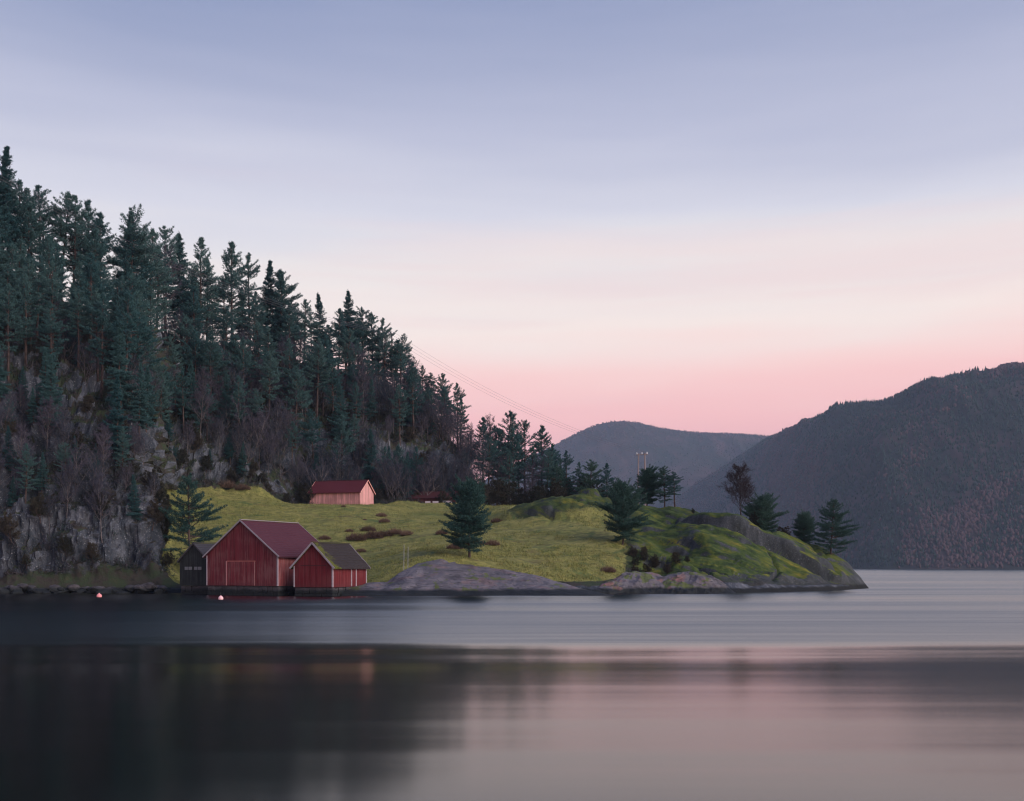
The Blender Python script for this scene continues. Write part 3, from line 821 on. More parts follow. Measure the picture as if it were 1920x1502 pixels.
# undergrowth on the slope, ground cover nobody could count
def undergrowth():
    r = np.random.default_rng(77)
    sel = np.argwhere((hill > .5) & (TK > 1.7) & (TK < 6.3) & (PX > -160))
    w = np.clip(1.0 - 1.2 * rockz[sel[:, 0], sel[:, 1]], .04, 1); w = w / w.sum()
    sel = sel[r.choice(len(sel), 9000, p=w)]
    c = T3[sel[:, 0], sel[:, 1]] + r.normal(0, .35, (len(sel), 3)) * np.array([1, 1, .2])
    n = 15
    P = np.repeat(c, n, 0) + r.normal(0, .28, (len(c) * n, 3))
    D = r.normal(0, .6, P.shape) + np.array([0, -.15, .65]); D /= np.linalg.norm(D, axis=1, keepdims=True)
    sz = np.repeat(r.uniform(.35, 1.1, len(c)), n)
    return slivers(P, D, sz * r.uniform(.5, 1.1, len(P)), sz * .05, r)
M_UNDER = NT('undergrowth')
M_UNDER = M_UNDER.out(M_UNDER.ramp(M_UNDER.noise(M_UNDER.pos(), .35, 5, .7), [(.3, (.012, .036, .034)), (.45, (.030, .042, .038)), (.56, (.054, .044, .052)), (.7, (.034, .060, .034))]), .85, .1)
V, F = undergrowth()
link('undergrowth', mesh_np('undergrowth', V, F, M_UNDER), kind='stuff', label='low tangled undergrowth and ivy covering the wooded hillside', category='undergrowth')

# ------------------------------------------------------------------ rocks on the shore
def slab_mesh(name, crest, D0, D1, front_y, mat, seed, amp=.35, power=1.7, nc=220, nr=60):
    a = np.array(crest, float)
    px = np.linspace(a[0, 0], a[-1, 0], nc)
    cy = smooth1(np.interp(px, a[:, 0], a[:, 1]), 3, 0)
    d0 = smooth1(np.interp(px, a[:, 0], np.array(D0)), 3, 0); d1 = smooth1(np.interp(px, a[:, 0], np.array(D1)), 3, 0)
    s = np.concatenate([np.linspace(-.12, 1, nr), np.linspace(1.05, 1.5, 8)])
    D = d0[:, None] + (d1 - d0)[:, None] * s[None]
    cz = CAM_H + (HORIZON - cy) / FPX * d1
    prof = np.where(s < 0, s * 4, np.where(s <= 1, 1 - (1 - np.clip(s, 0, 1)) ** power, 1 - 1.4 * (s - 1)))
    Z = np.maximum(cz, .05)[:, None] * prof[None]
    Z = np.where(s[None] < 0, s[None] * 12, Z)
    Q = np.stack([(px[:, None] - 960) / FPX * D, D, Z], -1).reshape(-1, 3)
    n = fbm(Q * .22, 3, seed) * amp + ridged(Q @ np.array([[.9, .3, 0], [-.3, .5, 0], [0, 0, .7]]) * .8, 3, seed + 3) * amp * .28 + fbm(Q * 1.1, 3, seed + 5) * amp * .18
    fade = np.repeat(np.clip(cz / 1.5, .1, 1)[:, None], len(s), 1).ravel()
    Q[:, 2] += n * fade
    Q[:, 1] += fbm(Q * .5 + 50, 3, seed + 9) * amp * .8
    return mesh_np(name, Q, grid_faces(nc, len(s))[:, ::-1], mat, True)
SLAB = [(640, 1104), (668, 1098), (690, 1092), (725, 1089), (745, 1078), (765, 1067), (785, 1055), (830, 1050), (870, 1056), (930, 1067), (1000, 1079), (1060, 1095), (1110, 1108), (1150, 1117)]
link('rock_slab', slab_mesh('rock_slab', SLAB, [121, 121, 121, 121, 121, 121.5, 122, 122, 122, 122, 122, 122, 122, 122], [124, 126, 127, 128, 129, 131, 134, 135, 135, 134, 132, 130, 127, 123.5], 1117, M_SLAB, 101, .2, 1.5),
     label='broad bare grey rock slab sloping into the water right of the boathouses', category='rock')
LEDGE = [(1085, 1113), (1120, 1104), (1150, 1086), (1180, 1077), (1212, 1068), (1245, 1077), (1270, 1080), (1300, 1076), (1330, 1080), (1355, 1092), (1380, 1112)]
link('rock_ledge', slab_mesh('rock_ledge', LEDGE, [126, 128, 130, 131, 131, 131, 131, 131, 131.5, 132, 133], [128, 132, 136, 137, 138, 138, 137, 138, 138, 137, 135], 1113, M_LEDGE, 131, .5, 2.2),
     label='low rounded rock ledge with reddish patches below the mossy knoll', category='rock')

def boulder(seed):
    import bmesh
    bm = bmesh.new(); bmesh.ops.create_icosphere(bm, subdivisions=3, radius=1)
    r = np.random.default_rng(seed)
    V = np.array([v.co[:] for v in bm.verts])
    for k in range(9):                                   # planar cuts give facets
        n = r.normal(size=3); n /= np.linalg.norm(n); d = r.uniform(.55, .85)
        q = V @ n
        V = V - np.outer(np.maximum(q - d, 0) * .85, n)
    V *= 1 + .06 * fbm(V * 2.5 + seed, 3, seed)[:, None]
    F = [[v.index for v in f.verts] for f in bm.faces]; bm.free()
    return mesh_py('boulder', V * np.array([1.0, .8, .65]), F, M_SHORE)
BOULD = [boulder(s) for s in (1, 2, 3, 4)]
def rock(x, y, z, s, label, group=None, me=None):
    o = link('boulder', me or random.choice(BOULD), None, label=label, category='rock', group=group)
    o.location = (x, y, z); o.scale = (s * random.uniform(.8, 1.3), s, s * random.uniform(.7, 1.0)); o.rotation_euler = (random.uniform(-.3, .3), random.uniform(-.3, .3), random.uniform(0, 6.28))
    return o
for i in range(40):
    px = -40 + i * 8.8 + random.uniform(-5, 5)
    D = 133.5 + random.uniform(-1.2, 1.8)
    rock(Xp(px, D), D, random.uniform(-.1, .7), random.uniform(.5, 1.25), 'dark angular boulder at the waterline below the wooded cliff', 'boulders below the cliff')

# ------------------------------------------------------------------ buildings
def mat_paint(name, base, worn, worn_amt=.5, axis=0, board=.16, rough=.8):
    t = NT(name)
    P = t.coord()
    sc = (1.0 / board, 0.0, 0.10) if axis == 0 else (0.0, 1.0 / board, 0.10)
    brd = t.noise(t.mapping(P, sc), 1.0, 0)
    st = t.noise(t.mapping(P, (7.0, 7.0, .35)), 1.0, 5, .7)
    big = t.noise(P, .35, 3)
    c = t.mix(t.rng(brd, .35, .65, 0, .6), base, tuple(x * .5 for x in base))
    f = t.math('ADD', t.math('MULTIPLY', st, .7), t.math('MULTIPLY', big, .45))
    c = t.mix(t.rng(f, .52, .68, 0, worn_amt), c, worn)
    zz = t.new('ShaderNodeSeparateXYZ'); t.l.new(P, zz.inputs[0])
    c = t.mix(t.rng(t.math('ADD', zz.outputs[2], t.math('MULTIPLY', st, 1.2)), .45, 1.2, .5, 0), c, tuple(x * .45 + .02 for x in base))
    t.bump(st, .25, .02)
    return t.out(c, rough, .2)
def mat_plain(name, c, var=.3, rough=.7, sc=3.0):
    t = NT(name); n = t.noise(t.coord(), sc, 4, .6)
    return t.out(t.mix(n, tuple(x * (1 - var) for x in c), tuple(x * (1 + var) for x in c)), rough, .25)
def mat_roof(name, c1, c2, moss=None, edge=False):
    t = NT(name); P = t.coord()
    n = t.noise(P, 4.5, 4, .7); b = t.noise(P, .6, 3)
    c = t.mix(t.math('MULTIPLY_ADD', n, .8, t.math('MULTIPLY', b, .3)), c1, c2)
    if moss:
        s = t.new('ShaderNodeSeparateXYZ'); t.l.new(P, s.inputs[0])
        m1 = t.rng(t.math('ADD', t.noise(P, 1.3, 5, .7), t.rng(s.outputs[1], 0.2, 2.4, .26, 0.0)), .64, .78)
        c = t.mix(m1, c, t.mix(n, (0.055, .07, .014), moss))
    t.bump(n, .4, .04)
    return t.out(c, .85, .2)

def wall_mesh(name, L, top, mat, axis='x', board=.17, z0=0.0, thick=.12):
    """boarded wall along its local axis from 0 to L; top(s) gives the height; outer face at 0, one connected sheet with board joints"""
    xs = []
    s = 0.0
    while s < L - 1e-6:
        e = min(s + board, L)
        xs += [(s, 0.0), (max(e - .03, s + .005), 0.0), (max(e - .03, s + .005), .022), (e, .022)]
        s = e
    if hasattr(top, 'apex'): pass
    V, F = [], []
    for s, d in xs:
        V += [(s, d, z0), (s, d, top(s)), (s, thick, z0), (s, thick, top(s))]
    for i in range(len(xs) - 1):
        a, b = 4 * i, 4 * i + 4
        F += [(a, b, b + 1, a + 1), (a + 2, a + 3, b + 3, b + 2), (a + 1, b + 1, b + 3, a + 3)]
    n = 4 * (len(xs) - 1)
    F += [(0, 1, 3, 2), (n, n + 2, n + 3, n + 1)]
    return mesh_py(name, V, F, mat)
def box_mesh(name, lo, hi, mat, bev=0.0):
    import bmesh
    bm = bmesh.new(); bmesh.ops.create_cube(bm, size=1)
    for v in bm.verts:
        v.co = Vector([lo[i] + (v.co[i] + .5) * (hi[i] - lo[i]) for i in range(3)])
    if bev: bmesh.ops.bevel(bm, geom=bm.edges[:], offset=bev, segments=1, affect='EDGES')
    me = bpy.data.meshes.new(name); bm.to_mesh(me); bm.free(); me.materials.append(mat)
    return me
def beam_mesh(name, a, b, w, h, mat):
    """box from a to b, w across (horizontal-ish), h in the perpendicular"""
    a, b = np.array(a, float), np.array(b, float)
    t = (b - a) / np.linalg.norm(b - a)
    s = np.cross(t, (0, 0, 1)); s /= np.linalg.norm(s); u = np.cross(s, t)
    V = [p + s * w * i + u * h * j for p in (a, b) for i, j in ((-.5, -.5), (.5, -.5), (.5, .5), (-.5, .5))]
    return mesh_py(name, V, [(3, 2, 1, 0), (4, 5, 6, 7), (0, 1, 5, 4), (1, 2, 6, 5), (2, 3, 7, 6), (3, 0, 4, 7)], mat)
def roof_slope(name, W, L, wall_h, apex, side, ov_f, ov_s, mat, thick=.12, course=.38, rag=0.0, seed=0):
    """one slope with stepped tile courses; side -1 left, +1 right"""
    r = np.random.default_rng(seed)
    half = W / 2
    sl = (apex - wall_h) / half
    run = half + ov_s
    n = max(4, int(run * math.sqrt(1 + sl * sl) / course))
    ny = 40
    ys = np.linspace(-ov_f, L + ov_f, ny + 1)
    rows = []
    for i in range(n):
        f0, f1 = i / n, (i + 1) / n
        rows += [(f0, .0), (f1, .055)]
    V, F = [], []
    for f, d in rows + [(1.0, -thick), (0.0, -thick)]:
        for y in ys:
            x = f * run
            z = apex + .10 - x * sl + d
            if rag and f > .02:
                x += r.normal(0, rag) * (1.0 if f > .99 else .25); z += r.normal(0, rag * .6)
            V.append((half + side * x, y + (r.normal(0, rag) if rag and (y == ys[0] or y == ys[-1]) else 0), z))
    m = ny + 1
    R = len(rows) + 2
    for i in range(R):
        for j in range(ny):
            a, b = i * m + j, ((i + 1) % R) * m + j
            F.append((a, a + 1, b + 1, b) if side > 0 else (a, b, b + 1, a + 1))
    for j in (0, ny):                                    # gable ends as a strip of quads
        top = [i * m + j for i in range(len(rows))]
        lo0, lo1 = (R - 1) * m + j, (R - 2) * m + j
        F.append(tuple(top + [lo1, lo0]))
    return mesh_py(name, V, F, mat)

def building(name, label, cat, origin, ang, W, L, wall_h, apex, mats, ov_f=.25, ov_s=.35, found=None, corner=True, rag=0.0, board=.17, seed=0, barge_w=.16, corners=(0, 1, 2, 3)):
    e = bpy.data.objects.new(name, None); COL.objects.link(e)
    e.location = origin; e.rotation_euler = (0, 0, ang)
    e['label'] = label; e['category'] = cat
    half = W / 2; sl = (apex - wall_h) / half
    gab = lambda s: wall_h + sl * (half - abs(s - half))
    link('front_wall', wall_mesh('front_wall', W, gab, mats['front'], board=W / round(W / board / 2) / 2), e)
    o = link('back_wall', wall_mesh('back_wall', W, gab, mats['front'], board=W / round(W / board / 2) / 2), e); o.location = (W, L, 0); o.rotation_euler = (0, 0, math.pi)
    flat = lambda s: wall_h
    o = link('side_wall', wall_mesh('side_wall', L - .244, flat, mats['side'], board=board), e); o.location = (W, .122, 0); o.rotation_euler = (0, 0, math.pi / 2)
    o = link('side_wall', wall_mesh('side_wall', L - .244, flat, mats['side'], board=board), e); o.location = (0, L - .122, 0); o.rotation_euler = (0, 0, -math.pi / 2)
    for sd_ in (-1, 1):
        rf = link('roof_slope', roof_slope('roof_slope', W, L, wall_h, apex, sd_, ov_f, ov_s, mats['roof'], rag=rag, seed=seed + sd_ + 1), e)
    hx = half + ov_s
    for y in (-ov_f - .03, L + ov_f + .03):
        for sd_ in (-1, 1):
            link('bargeboard', beam_mesh('bargeboard', (half + sd_ * .01, y, apex + .06), (half + sd_ * hx, y, apex + .06 - hx * sl), .05, barge_w, mats['trim']), e)
    link('ridge_cap', beam_mesh('ridge_cap', (half, -ov_f, apex + .17), (half, L + ov_f, apex + .17), .26, .07, mats['ridge']), e)
    if corner:
        for i, (cx, cy) in enumerate(((0, 0), (W, 0), (W, L), (0, L))):
            if i not in corners: continue
            sx = -.035 if cx == 0 else W - .115
            sy = -.035 if cy == 0 else L - .115
            link('corner_board', box_mesh('corner_board', (sx, sy, .02), (sx + .15, sy + .15, wall_h - .06), mats['corner']), e)
    return e
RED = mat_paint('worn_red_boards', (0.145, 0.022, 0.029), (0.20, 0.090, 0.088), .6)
RED_S = mat_paint('lit_red_boards', (0.30, 0.070, 0.070), (0.42, 0.22, 0.205), .6, 0)  # worn red lightened for side walls, glow from the right put into the colour
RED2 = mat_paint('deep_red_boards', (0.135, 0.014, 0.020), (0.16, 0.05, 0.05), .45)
RED2_S = mat_paint('deep_red_side_boards', (0.150, 0.020, 0.024), (0.18, 0.06, 0.06), .45)  # slightly lighter copy, side light painted into the wall and door colour
GREYW = mat_paint('weathered_dark_boards', (0.022, 0.026, 0.026), (0.055, 0.058, 0.056), .5)
PINK = mat_paint('salmon_boards', (0.72, 0.36, 0.34), (0.28, 0.13, 0.13), .6, 0, .30)
PINK_G = mat_paint('salmon_gable_boards', (0.76, 0.40, 0.37), (0.42, 0.2, 0.19), .4, 0, .30)  # lit copy of the salmon: brighter gable light is part of the colour
DKRED = mat_paint('dark_red_boards', (0.10, 0.022, 0.024), (0.10, 0.05, 0.045), .4)
WHITE = mat_plain('white_trim', (0.36, 0.31, 0.33), .35)
PALE = mat_plain('pale_worn_trim', (0.27, 0.24, 0.26), .4)
PINKTRIM = mat_plain('pink_door_trim', (0.42, 0.20, 0.19), .3)
ROOF1 = mat_roof('plum_red_roof', (0.050, 0.017, 0.026), (0.100, 0.033, 0.045))
ROOF2 = mat_roof('mossy_slate_roof', (0.016, 0.014, 0.014), (0.050, 0.040, 0.038), (0.13, 0.13, 0.018))
ROOF3 = mat_roof('dark_red_roof', (0.075, 0.014, 0.022), (0.12, 0.026, 0.034))
ROOF4 = mat_roof('old_grey_roof', (0.035, 0.034, 0.038), (0.085, 0.08, 0.085))
ROOF5 = mat_roof('dull_maroon_roof', (0.045, 0.014, 0.018), (0.075, 0.024, 0.028))
STONE = mat_rock('foundation_stone', 0, 0, .5)
GLASS = NT('dull_window'); GLASS = GLASS.out((0.15, 0.16, 0.165), .5, .3)

def foundation(e, W, L, drop, inset=.05, seed=0):
    """dry stone base: courses of rough blocks, each block a part"""
    r = random.Random(seed)
    def block(x0, x1, y0, y1, z0, z1):
        j = lambda: r.uniform(-.04, .04)
        V = [(x + j(), y + j(), z + j() * .5) for z in (z0, z1) for x, y in ((x0, y0), (x1, y0), (x1, y1), (x0, y1))]
        link('foundation_stone', mesh_py('foundation_stone', V, [(3, 2, 1, 0), (4, 5, 6, 7), (0, 1, 5, 4), (1, 2, 6, 5), (2, 3, 7, 6), (3, 0, 4, 7)], STONE), e)
    zs = [-.03, -drop * .5, -drop]
    for z1, z0 in zip(zs[:-1], zs[1:]):
        x = inset
        while x < W - inset - .2:
            w = r.uniform(.5, 1.1)
            if x + w > W - inset - .35: w = W - inset - x
            block(x + .02, x + w - .02, inset + r.uniform(0, .1), inset + .6, z0 + .02, z1 - .01)
            x += w
        y = inset + .65
        while y < L - inset - .2:
            w = r.uniform(.5, 1.1)
            if y + w > L - inset - .35: w = L - inset - y
            block(W - inset - .6, W - inset - r.uniform(0, .1), y + .02, y + w - .02, z0 + .02, z1 - .01)
            y += w
    link('floor_beam', box_mesh('floor_beam', (.3, .7, -drop * .9), (W - .7, L - .3, -.05), STONE), e)

# big red boathouse
r26 = math.radians(26)
W1, L1 = 10.5, 10.4
rc = np.array([-26.8, 122.0])
o1 = rc - W1 * np.array([math.cos(r26), -math.sin(r26)])
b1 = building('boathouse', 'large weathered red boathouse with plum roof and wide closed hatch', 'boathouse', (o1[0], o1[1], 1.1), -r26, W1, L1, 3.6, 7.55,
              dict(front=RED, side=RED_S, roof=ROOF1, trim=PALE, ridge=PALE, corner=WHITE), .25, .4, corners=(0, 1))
foundation(b1, W1, L1, 1.5, seed=1)
dr = link('hatch', wall_mesh('hatch', 4.05, lambda s: 2.78, mat_paint('hatch_boards', (0.165, 0.027, 0.034), (0.22, 0.10, 0.095), .6), board=.27, thick=.05), b1)
dr.location = (3.1, -.055, .03)
link('hatch_frame', box_mesh('hatch_frame', (-.13, -.03, .0), (0.0, .05, 2.86), PINKTRIM), dr)
link('hatch_frame', box_mesh('hatch_frame', (4.05, -.03, .0), (4.14, .05, 2.78), mat_plain('faint_trim', (0.26, 0.12, 0.115), .3)), dr)
link('hatch_rail', box_mesh('hatch_rail', (0.003, -.035, 2.79), (4.2, .045, 2.9), mat_plain('red_rail', (0.32, 0.10, 0.085), .3)), dr)
# small red boathouse
r20 = math.radians(20)
W2, L2 = 5.0, 8.0
rc = np.array([-20.1, 119.6])
o2 = rc - W2 * np.array([math.cos(r20), -math.sin(r20)])
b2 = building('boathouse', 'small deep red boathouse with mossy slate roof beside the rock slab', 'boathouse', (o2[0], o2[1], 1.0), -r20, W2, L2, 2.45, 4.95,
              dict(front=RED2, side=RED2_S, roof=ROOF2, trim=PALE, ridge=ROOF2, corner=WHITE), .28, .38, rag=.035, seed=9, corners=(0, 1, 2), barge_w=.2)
foundation(b2, W2, L2, 1.4, seed=2)
link('hatch_rail', box_mesh('hatch_rail', (.9, -.05, 2.42), (4.1, -.005, 2.5), mat_plain('dark_rail', (0.05, 0.012, 0.014), .2)), b2)
dr = link('door', wall_mesh('door', .95, lambda s: 1.95, RED2_S, board=.19, thick=.05), b2)
dr.location = (W2 + .045, 4.35, .05); dr.rotation_euler = (0, 0, math.pi / 2)
link('door_frame', box_mesh('door_frame', (-.14, -.04, 0), (-.003, .04, 2.0), WHITE), dr)
link('door_frame', box_mesh('door_frame', (.953, -.04, 0), (1.09, .04, 2.0), WHITE), dr)
link('door_frame', box_mesh('door_frame', (-.14, -.045, 2.003), (1.09, .045, 2.13), WHITE), dr)
# dark weathered boathouse
W3, L3 = 4.5, 6.5
rc = np.array([Xp(391, 129.0), 129.0])
o3 = rc - W3 * np.array([math.cos(r26), -math.sin(r26)])
b3 = building('boathouse', 'unpainted dark weathered boathouse at the cliff foot with two pale windows', 'boathouse', (o3[0], o3[1], 1.0), -r26, W3, L3, 3.1, 5.1,
              dict(front=GREYW, side=GREYW, roof=ROOF4, trim=ROOF4, ridge=ROOF4, corner=GREYW), .2, .3)
foundation(b3, W3, L3, 1.4, seed=3)
for x in (.75, 2.25):
    wd = link('window', box_mesh('window', (x, -.03, 1.95), (x + 1.15, .01, 2.32), GLASS), b3)
    link('window_frame', box_mesh('window_frame', (x - .08, -.05, 1.85), (x + 1.23, -.002, 1.945), GREYW), wd)
    link('window_bar', box_mesh('window_bar', (x + .54, -.05, 1.952), (x + .60, -.033, 2.318), GREYW), wd)
# salmon barn on the meadow
zb = 15.35
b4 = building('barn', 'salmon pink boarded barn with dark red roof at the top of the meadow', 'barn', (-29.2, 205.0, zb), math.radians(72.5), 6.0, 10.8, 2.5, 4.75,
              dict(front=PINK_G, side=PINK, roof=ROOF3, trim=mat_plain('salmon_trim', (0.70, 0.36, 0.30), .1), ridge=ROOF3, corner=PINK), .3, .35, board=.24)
link('sill_beam', box_mesh('sill_beam', (.05, .05, -1.6), (5.95, 10.75, -.02), STONE), b4)
# maroon house half hidden behind the crest
D5 = 218.5
b5 = building('house', 'low dark maroon house half hidden behind the meadow crest and round pine', 'house', (Xp(770, D5), D5, Zp(950, D5)), math.radians(84), 6.5, 13.0, 1.9, 3.3,
              dict(front=DKRED, side=DKRED, roof=ROOF5, trim=DKRED, ridge=ROOF5, corner=DKRED), .3, .4)
b5.location.x += 12.6
# ------------------------------------------------------------------ lone trees: x column, base row or depth, tip row
def lone(p, name, px, D, top, label, wx=1.0, group=None, rz=None):
    x = Xp(px, D); z = ground(x, D)
    return tree(p, name, x, D, Zp(top, D) - z, label, 'tree', group, rz, z - .1, wx)
lone(ROUNDP[0], 'pine_tree', 878, 137.0, 906, 'full rounded pine standing alone above the bare rock slab', 1.05)
lone(LAYERP[1], 'pine_tree', 356, 143.0, 892, 'pine with flat layered branches behind the dark weathered boathouse', .95)
lone(ROUNDP[2], 'pine_tree', 1166, 152.0, 911, 'dark pine with bare lower trunk in front of the mossy hummock', 1.0)
lone(ROUNDP[1], 'pine_tree', 1211, 186.0, 879, 'bushy pine in front of the wooden power pole', 1.15)
lone(LAYERP[2], 'pine_tree', 1246, 184.0, 873, 'slim taller pine of the pair on the knoll crest', 1.1)
lone(PINES[3], 'pine_tree', 1266, 183.0, 884, 'flat topped pine, right one of the pair on the knoll crest', 1.55)
lone(BIRCH_DARK[0], 'leafless_tree', 1391, 169.0, 876, 'tall leafless tree with fan shaped crown on the knoll', 1.25)
lone(ROUNDP[2], 'pine_tree', 1430, 172.0, 934, 'brownish bushy pine just right of the tall leafless tree', 1.15)
lone(ROUNDP[1], 'pine_tree', 1507, 171.0, 962, 'squat dark pine left of the outermost pine on the headland', 1.2)
lone(LAYERP[0], 'pine_tree', 1557, 166.0, 936, 'outermost pine on the headland with a low branch reaching right', 1.1)
lone(BUSHY[0], 'leafless_shrub', 1408, 171.0, 960, 'brown leafless shrub at the foot of the tall leafless tree', .9)
lone(BUSHY[1], 'leafless_shrub', 1470, 170.0, 985, 'dark shrub in the dip between the headland pines', 1.3)
lone(BUSHY[0], 'leafless_shrub', 1300, 176.0, 951, 'tiny shrub on the skyline of the knoll', .8)

# trees behind the meadow, right of the hill
BACK = [(884, 232, 795, 'b'), (905, 236, 781, 'p'), (922, 240, 790, 'b'), (942, 238, 769, 'p'), (962, 234, 800, 'p'), (985, 240, 789, 'p'), (1014, 236, 796, 'p'), (1033, 232, 832, 'p'),
        (1064, 226, 845, 'p'), (1085, 222, 866, 'p'), (1107, 220, 862, 'r'), (1139, 218, 868, 'r'), (1163, 214, 900, 'r'), (895, 228, 830, 'b'), (950, 230, 835, 'b'), (1000, 226, 845, 'b'), (1045, 224, 872, 'r'), (915, 230, 822, 'p'), (932, 243, 806, 'p'), (955, 228, 846, 'p'), (972, 245, 812, 'p'), (998, 230, 836, 'p'), (1024, 226, 842, 'p'), (1052, 232, 856, 'p')]
cnt = {}
for px, D, top, k in BACK:
    cnt[k] = cnt.get(k, 0) + 1
    n = ORD[sorted(q[0] for q in BACK if q[3] == k).index(px)]
    if k == 'p': lone(random.choice(PINES), 'pine_tree', px, D, top, '%s tall pine from the cliff in the row behind the meadow' % n, 1.0, 'pines behind the meadow')
    elif k == 'r': lone(random.choice(LAYERP + PINES[2:3]), 'pine_tree', px, D, top, '%s low bushy pine listed rightwards at the end of the back row' % n, 1.15, 'bushy pines behind the hummock')
    else: lone(random.choice(BIRCHES), 'birch_tree', px, D, top, 'leafless birch among the tall pines behind the meadow', .8, 'birches behind the meadow')
for i in range(20):
    px = 872 + i * 13 + random.uniform(-6, 6); D = random.uniform(218, 236)
    lone(random.choice(BUSHY), 'leafless_shrub', px, D, random.uniform(893, 925), 'dark leafless shrub under the trees behind the meadow', 1.1, 'shrubs under the back trees')

# dark shrubs under the knoll
for i in range(11):
    px = random.uniform(1165, 1295); py = random.uniform(1036, 1082) if px > 1160 else random.uniform(1050, 1078)
    p = hit(px, py)
    if p is None: continue
    tree(random.choice(BUSHY), 'leafless_shrub', p.x, p.y, random.uniform(0.9, 1.9), 'dark leafless shrub in the hollow below the mossy knoll', 'shrub', 'shrubs below the knoll', None, p.z - .1, 1.25)
for i, (px, D, h) in enumerate([(268, 150, 5), (276, 158, 4), (283, 168, 6), (290, 178, 5), (296, 188, 6), (306, 194, 4), (300, 146, 2.5), (312, 141, 2.2), (288, 146, 3.5), (318, 196, 5), (305, 170, 2)]):
    x = Xp(px, D)
    tree(random.choice(BUSHY if h < 4.5 else BIRCHES), 'leafless_shrub', x, D, h, 'leafless shrub along the left edge of the meadow by the cliff nose', 'shrub', 'shrubs at the cliff nose', None, None, 1.2)

for py in range(930, 1092, 11):
    prev = None
    for px in range(255, 340, 2):
        p = hit(px, py)
        if p is None: continue
        if prev is not None and p.y - prev.y > 6:
            tree(random.choice(BUSHY), 'leafless_shrub', prev.x - .3, prev.y + .3, random.uniform(1.6, 3.4), 'leafless shrub along the left edge of the meadow by the cliff nose', 'shrub', 'shrubs at the cliff nose', None, prev.z - .5, 1.1)
            break
        prev = p
# heather-brown bushes in the meadow
HB = []
for s in (1, 2, 3):
    V, F = shrub(s, 1.0, .75)
    HB.append(mesh_np('brown_bush', V, F, M_HEATH))
BUSH = [(715, 968, 18, 'small brown bush highest on the meadow slope, above its neighbour'), (721, 979, 19, 'round brown bush just below the highest one on the meadow'), (690, 996, 26, 'brown bush at the left of the upper bush line'),
        (700, 1009, 34, 'wide brown bush in the middle of the bush patch'), (722, 1005, 26, 'brown bush right of the widest bush in the patch'), (741, 1001, 26, 'brown bush second from the right end of the bush patch'),
        (763, 1003, 22, 'brown bush at the right end of the bush patch'), (828, 1001, 20, 'brown bush half behind the left side of the round pine'), (853, 1029, 28, 'brown bush at the trunk foot of the round pine, left side'),
        (900, 1020, 18, 'dark bush right of the round pine trunk'), (923, 1022, 25, 'reddish brown bush further right of the round pine trunk'), (931, 979, 20, 'brown bush at the left foot of the hummock'),
        (655, 997, 15, 'small brown bush left of the bush patch'), (668, 1013, 34, 'low brown bush just above the mossy boathouse roof'), (609, 1011, 20, 'brown bush showing above the ridge between the two red boathouses'),
        (677, 1035, 18, 'brown bush behind the right end of the mossy roof'), (684, 975, 7, 'tiny brown tuft on the upper meadow'), (644, 950, 9, 'dark tuft in front of the salmon barn'),
        (1140, 1072, 26, 'brown bush at the lower right end of the meadow'), (425, 915, 34, 'dark red bush at the cliff foot above the meadow'), (455, 918, 26, 'reddish bush right of the dark red one at the cliff foot')]
for i, (px, py, w, lab) in enumerate(BUSH):
    p = hit(px, py)
    if p is None: continue
    s = w / FPX * p.y / 2
    o = link('brown_bush', HB[i % 3], None, label=lab, category='bush', group='brown meadow bushes')
    o.location = (p.x, p.y, p.z - .08); o.scale = (s, s, max(.5, s * 1.45)); o.rotation_euler = (0, 0, i * 1.3)

# grass blades
def grass_blades():
    r = np.random.default_rng(5)
    sel = np.argwhere((grassz > .55) & (PX > 270) & (PX < 1260) & (TK < 4.6))
    ci = r.integers(0, len(sel), 100000)
    i, j = sel[ci, 0], sel[ci, 1]
    i = np.minimum(i, T3.shape[0] - 2); j = np.minimum(j, T3.shape[1] - 2)
    u, v = r.random(len(i))[:, None], r.random(len(i))[:, None]
    P = (T3[i, j] * (1 - u) + T3[i + 1, j] * u) * (1 - v) + (T3[i, j + 1] * (1 - u) + T3[i + 1, j + 1] * u) * v
    keep = fbm(P * .25, 3, 8) > -.25
    P = P[keep]
    D = r.normal(0, .35, P.shape) + np.array([0, 0, 1.0]); D /= np.linalg.norm(D, axis=1, keepdims=True)
    return slivers(P - np.array([0, 0, .02]), D, r.uniform(.10, .42, len(P)) * np.clip(.8 + .6 * fbm(P * 1.2, 2, 9), .3, 1.5), np.full(len(P), .04), r)
M_GRASS = NT('grass_blades')
M_GRASS = M_GRASS.out(M_GRASS.ramp(M_GRASS.noise(M_GRASS.pos(), .6, 6, .75), [(.3, (.070, .11, .032)), (.45, (.165, .18, .054)), (.58, (.225, .215, .075)), (.72, (.15, .125, .06))]), .85, .15)
V, F = grass_blades()
link('grass', mesh_np('grass', V, F, M_GRASS), kind='stuff', label='short yellow green grass of the sloping meadow', category='grass')

